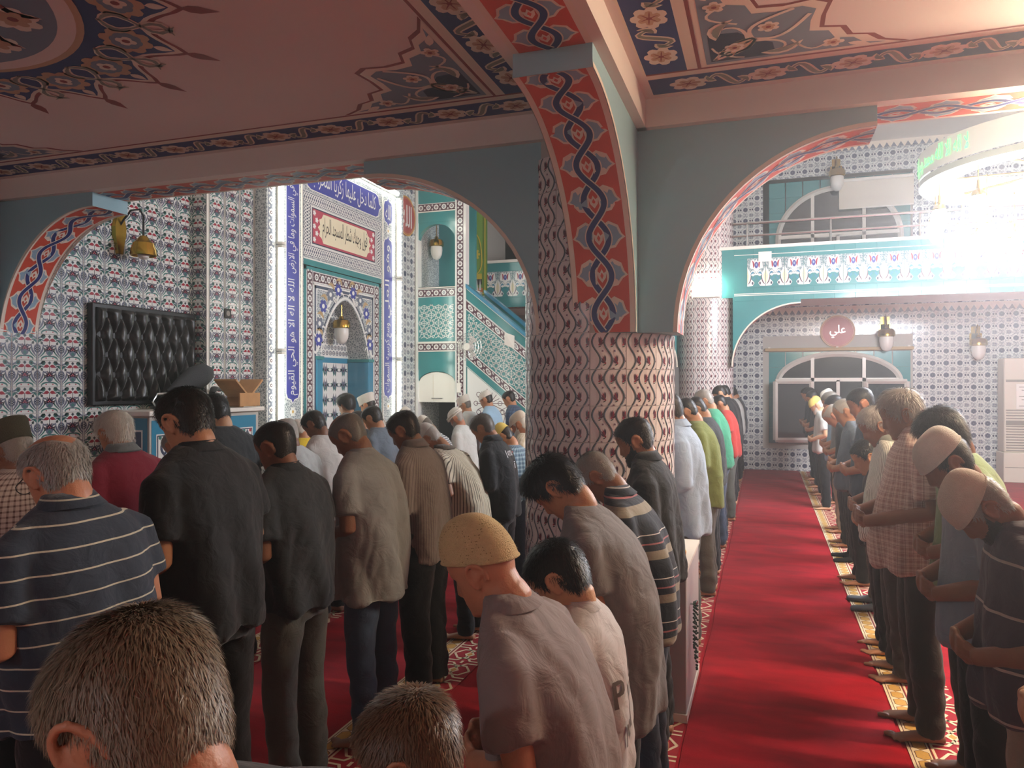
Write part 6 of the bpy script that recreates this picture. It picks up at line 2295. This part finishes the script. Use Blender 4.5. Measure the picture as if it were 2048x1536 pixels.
P('grey haired man in a navy polo with broad beige stripes', 1192, .68, 1.43, st=dict(hair='hair_grey', bow=56, lean=.16, shirt='polo_multi', collar='polo', skin='skin_dark', girth=.03, trousers='jeans_dark', hem=.78), group=gA)
P('bearded man in a black shirt in front of the thick column', 1270, .60, 1.555, st=dict(hair='hair_black', beard='hair_black', bt=.004, bow=28, lean=.06, shirt='shirt_black', collar='polo', skin='skin', sleeve='long'), group=gA)
P('man in a light blue long sleeved shirt just past the column', None, .60, 1.66, X=4.92, st=dict(hair='hair_dark', bow=30, shirt='shirt_lightblue', collar='polo', sleeve='long', hem=.76, trousers='jeans_grey'), group=gA)
P('dark haired man in an olive sweatshirt', 1373, .62, 1.60, st=dict(hair='hair_black', bow=44, lean=.10, shirt='olive', sleeve='long', hem=.74, trousers='trousers_taupe'), group=gA)
P('man in a charcoal shirt between the olive and the green sweatshirts', None, .60, 1.60, X=7.0, st=dict(hair='hair_dark', bow=46, shirt='shirt_charcoal', sleeve='long', trousers='trousers_black'), group=gA)
P('grey haired man in a bright green sweatshirt', 1408, .62, 1.66, st=dict(hair='hair_grey', bow=40, lean=.09, shirt='shirt_green', sleeve='long', trousers='jeans_blue', hs=1.05), group=gA)
P('boy in a pale knit cap and grey shirt beyond the green sweatshirt', None, .60, 1.48, X=8.9, st=dict(cap='cap_lemon', hair='hair_brown', bow=40, shirt='shirt_grey', trousers='trousers_black'), group=gA)
P('tall man in a black polo in the far part of the row', 1440, .62, 1.70, st=dict(hair='hair_dark', bow=42, lean=.09, shirt='shirt_black', collar='polo', skin='skin_pale', trousers='trousers_black'), group=gA)
P('man in a red and grey top farther along the row', None, .55, 1.58, X=9.75, st=dict(hair='hair_black', bow=38, shirt='red_shirt', trousers='jeans_grey'), group=gA)
for i, (x, t, sh) in enumerate(((11.85, 1.70, 'shirt_black'), (13.65, 1.66, 'shirt_pale'), (14.3, 1.66, 'shirt_charcoal'), (14.95, 1.66, 'shirt_slate'))):
    P(('man in black second beyond the tall black polo', 'man in a pale shirt near the end of the row', 'man in charcoal second from the far wall in the left row', 'last man of the left row next to the far wall')[i], None, .60, t, X=x, st=dict(hair='hair_black', bow=38, shirt=sh, sleeve='long', trousers='trousers_black'), group=gA)
# right row, nearest first
P('man at the right edge of the picture, only his folded arm in view', None, -.68, 1.56, X=1.93, st=dict(hair='hair_dark', bow=36, shirt='shirt_taupe', girth=.05, skin='skin_pale'), group=gB)
P('man in a plain cream cap and dark plum striped polo', 1952, -.60, 1.455, st=dict(cap='cap_cream', hair='hair_grey', bow=62, lean=.12, shirt='polo_plum', collar='polo', skin='skin_dark', girth=.06, trousers='trousers_beige', beard='hair_dark', bt=.003), group=gB)
P('man in a fine knit white cap and steel blue shirt', 1888, -.62, 1.55, st=dict(cap='cap_white', hair='hair_dark', bow=44, lean=.09, shirt='shirt_steel', skin='skin_dark', beard='hair_black', bt=.003, trousers='trousers_black', girth=.03), group=gB)
P('man with wavy dark hair in a green vest behind the white cap', None, -.72, 1.615, X=3.62, st=dict(hair='hair_dark', cut='thick', bow=40, hl=.03, shirt='vest_green', skin='skin_dark', trousers='trousers_brown'), group=gB)
P('stout man with grey curls in a pink checked shirt', 1803, -.64, 1.69, st=dict(hair='hair_grey', cut='thick', hl=.03, bow=24, lean=.05, shirt='plaid_pink', collar='polo', girth=.08, skin='skin_dark', trousers='trousers_brown', hem=.80), group=gB)
P('grey haired man in a white shirt with fine grey stripes', 1752, -.62, 1.585, st=dict(hair='hair_grey', cut='thick', hl=.024, bow=34, lean=.07, shirt='stripe_white', collar='polo', girth=.06, skin='skin_dark', trousers='trousers_brown'), group=gB)
P('boy in a dark t-shirt between the striped shirts', 1733, -.62, 1.36, st=dict(child=True, hair='hair_black', bow=30, shirt='shirt_charcoal', skin='skin'), group=gB)
P('tall dark haired man behind the grey curls', None, -.84, 1.69, X=5.68, st=dict(hair='hair_dark', bow=26, shirt='shirt_slate', skin='skin_dark', trousers='trousers_brown'), group=gB)
P('man with black hair and a bare forearm in a slate shirt', 1722, -.70, 1.69, st=dict(hair='hair_black', bow=26, shirt='shirt_slate', girth=.04, skin='skin_red', trousers='trousers_taupe', socks='sock_grey'), group=gB)
P('grey man with thin hair in a grey green shirt', 1689, -.65, 1.59, st=dict(hair='hair_grey', cut='receding', bow=34, shirt='shirt_blue_grey', girth=.05, skin='skin', trousers='trousers_black'), group=gB)
P('balding man with bent head in a black shirt', 1664, -.62, 1.52, st=dict(hair='hair_grey', cut='bald', bow=52, lean=.12, shirt='shirt_black', skin='skin_red', trousers='trousers_black', socks='sock_black'), group=gB)
P('dark grey haired man in a blue shirt far along the right row', 1661, -.72, 1.63, st=dict(hair='hair_salt', bow=30, shirt='shirt_sky', trousers='trousers_beige'), group=gB)
P('bearded old man in a lemon knit cap', 1632, -.66, 1.54, st=dict(cap='cap_lemon', hair='hair_white', beard='hair_white', bow=34, shirt='shirt_pale', trousers='trousers_black', skin='skin_pale'), group=gB)
P('man in a pale cap behind the dark grey hair', None, -.85, 1.64, X=11.6, st=dict(cap='cap_white', hair='hair_grey', bow=24, shirt='shirt_slate'), group=gB)
for i, (x, t, sh) in enumerate(((8.6, 1.60, 'shirt_grey'), (12.4, 1.62, 'shirt_black'), (13.3, 1.66, 'shirt_black'), (14.3, 1.66, 'shirt_charcoal'))):
    P(('man in grey between the balding man and the blue shirt', 'man in black third from the far window', 'man in black second from the far window', 'last man of the right row below the far window')[i], None, -.70, t, X=x, st=dict(hair='hair_black', bow=30, shirt=sh, trousers='trousers_black'), group=gB)
# second row
P('older man with glasses and a grey hair ring in a navy pinstriped polo', 112, 1.92, 1.575, st=dict(hair='hair_grey', cut='fringe', bow=26, hl=.018, shirt='polo_navy_line', collar='polo', girth=.07, skin='skin_red', neck=1.2, glasses=True, loose=.03), group=g2)
P('tall young man with a short dark haircut in a black polo', 372, 1.98, 1.705, st=dict(hair='hair_dark', bow=30, lean=.06, shirt='shirt_black', collar='tee', skin='skin', girth=.02, loose=.03), group=g2)
P('man with cropped hair in a black t-shirt and grey jeans', 552, 1.98, 1.56, st=dict(hair='hair_dark', bow=24, hl=.006, ht=.003, shirt='shirt_charcoal', collar='tee', skin='skin_dark', trousers='jeans_grey', loose=.03), group=g2)
P('bald man in a light grey t-shirt and blue jeans', 697, 1.93, 1.58, st=dict(hair='hair_salt', cut='bald', hl=.004, ht=.002, bow=40, lean=.08, shirt='tee_grey', collar='tee', skin='skin_dark', trousers='jeans_blue', hem=.74, loose=.04), group=g2)
P('broad man in a finely striped grey shirt and black trousers', 808, 1.95, 1.565, st=dict(hair='hair_dark', bow=34, lean=.08, shirt='shirt_pin_grey', collar='polo', sleeve='long', girth=.05, hem=.78, skin='skin_dark', tw=1.25), group=g2)
P('stooped man in a cream shirt with dark stripes', 858, 2.22, 1.44, st=dict(cap='cap_white', hair='hair_white', bow=58, lean=.24, shirt='shirt_cream_stripe', girth=.06, collar='polo', trousers='trousers_black'), group=g2)
P('man in a black jacket with white print on the back', 966, 1.95, 1.50, st=dict(hair='hair_salt', bow=40, lean=.09, shirt='shirt_black', collar='polo', sleeve='long', girth=.02, skin='skin'), group=g2)
P('man in a blue checked shirt and wide navy trousers beside the column', 1006, 1.98, 1.40, st=dict(hair='hair_dark', bow=50, lean=.12, shirt='plaid_blue', girth=.04, trousers='trousers_navy', tw=1.4, cap='cap_lemon'), group=g2)
P('old man with a white beard, cream cap and pale waistcoat', 1039, 2.05, 1.47, st=dict(cap='cap_cream', hair='hair_white', beard='hair_white', bt=.012, bl=.025, bow=30, shirt='white_vest', sleeve='long', skin='skin_red'), group=g2)
# third row
P('man in a dark olive cap and checked shirt at the left edge', 24, 3.2, 1.53, st=dict(cap='cap_olive', capk='flat', hair='hair_grey', bow=24, shirt='plaid_brown', skin='skin_dark', girth=.04), group=g3)
P('white haired man in a crimson polo with a grey collar', 229, 3.2, 1.575, st=dict(hair='hair_white', cut='thick', hl=.026, bow=24, shirt='polo_red', collar='polo', collarm='collar_grey', skin='skin', girth=.04), group=g3)
P('short person in a pale shirt half hidden by the tall black polo', 352, 3.6, 1.42, st=dict(hair='hair_grey', bow=40, shirt='shirt_pale'), group=g3)
P('tall man in a black shirt hidden behind the tall young man', 428, 3.2, 1.66, st=dict(hair='hair_black', bow=34, shirt='shirt_charcoal', girth=.05, skin='skin_pale'), group=g3)
P('man with white hair in a pale speckled shirt', 570, 2.95, 1.50, st=dict(hair='hair_white', cut='bald', bow=30, shirt='shirt_pale', skin='skin_dark'), group=g3)
P('man with wiry dark hair in a white robe', 628, 3.2, 1.52, st=dict(hair='hair_dark', bow=40, hl=.024, shirt='white_kurta', sleeve='long', hem=.45, loose=.05, skin='skin_dark'), group=g3)
P('man in a blue grey shirt with trimmed dark hair', 745, 3.2, 1.53, st=dict(hair='hair_dark', bow=34, shirt='shirt_blue_grey', skin='skin'), group=g3)
P('man in a dark grey shirt beside the blue grey one', 716, 3.72, 1.46, st=dict(hair='hair_dark', bow=46, shirt='shirt_charcoal'), group=g3)
P('bent man in a white cap and grey striped shirt', 850, 3.2, 1.40, st=dict(cap='cap_white', hair='hair_salt', bow=58, lean=.15, shirt='stripe_bw', skin='skin'), group=g3)
P('bearded man in a wound white turban', 912, 3.2, 1.45, st=dict(cap='cap_white', capk='turban', hair='hair_grey', beard='hair_grey', bl=.02, bow=36, shirt='shirt_pale', sleeve='long', skin='skin_red'), group=g3)
# front row
P('man with bushy dark hair in the front row', 692, 4.35, 1.60, st=dict(hair='hair_black', cut='thick', ht=.012, hl=.03, bow=20, shirt='shirt_charcoal'), group=g4)
P('prayer leader in a tall white cap and white robe', 735, 4.42, 1.58, st=dict(cap='cap_white', capk='flat', hair='hair_dark', bow=18, shirt='white_kurta', sleeve='long', hem=.3, loose=.05), group=g4)
P('man in a white skullcap showing only his cap top', 812, 4.0, 1.44, st=dict(cap='cap_white', hair='hair_grey', bow=40, shirt='shirt_pale'), group=g4)
P('person in a bright yellow shirt glimpsed between heads', 596, 4.0, 1.40, st=dict(hair='hair_white', bow=40, shirt='yellow_shirt', girth=.05), group=g4)
P('man in a tall white cap in front of the pulpit stair', 930, 4.0, 1.53, st=dict(cap='cap_white', capk='flat', hair='hair_salt', bow=26, shirt='shirt_pale', skin='skin'), group=g4)
P('man in a white skullcap and light blue shirt before the pulpit', 972, 3.6, 1.62, st=dict(cap='cap_white', hair='hair_dark', bow=26, shirt='shirt_sky', skin='skin', girth=.03), group=g4)
P('black haired man in a navy checked shirt next to the light blue shirt', 1018, 3.45, 1.62, st=dict(hair='hair_black', bow=30, shirt='shirt_navy', skin='skin'), group=g4)

BUILT = [make_person(i + 1, *p) for i, p in enumerate(PEOPLE)]
run_jobs()

from mathutils.bvhtree import BVHTree


def print_on_back(who, name, items):
    """flat lettering laid on the back of a shirt. items: (text, x, z, w, h, colour)"""
    for root, rig, k in BUILT:
        if root['label'] != who: continue
        sh = [c for c in root.children if c.name.split('.')[0] == 'shirt'][0]
        me = sh.data
        tree = BVHTree.FromPolygons([tuple(v.co) for v in me.vertices], [tuple(p.vertices) for p in me.polygons])
        for txt, x, z, w, h, col in items:
            def f(u, v, hh):
                q = Vector((x + u, -1.0, z + v)) * 1.0
                hit = tree.ray_cast(q, Vector((0, 1, 0)))
                y = hit[0].y if hit[0] else -.12
                return (q.x, y - .004, q.z)
            text_draw(txt, w, h, col, f, name, root, 0.0, bold=.01)


mat('print_white', '#e8e8e8', .6); mat('print_red', '#8c4440', .6); mat('print_grey', '#5c5450', .7)
print_on_back('man in a black jacket with white print on the back', 'back_print', [('AYTU', -.005, 1.215, .085, .035, 'print_white'), ('/', -.065, 1.215, .02, .05, 'print_white'), ('----', .075, 1.218, .06, .008, 'print_red'), ('i', .04, 1.13, .012, .05, 'print_white')])
print_on_back('boy with black hair in a pale printed t-shirt', 'back_print', [('P', -.08, .90, .045, .07, 'print_grey'), ('N', .0, .88, .05, .07, 'print_grey'), ('Z', .07, .93, .045, .07, 'print_grey'), ('I', .04, .80, .02, .07, 'print_grey'), ('N', -.05, .79, .05, .06, 'print_grey')])
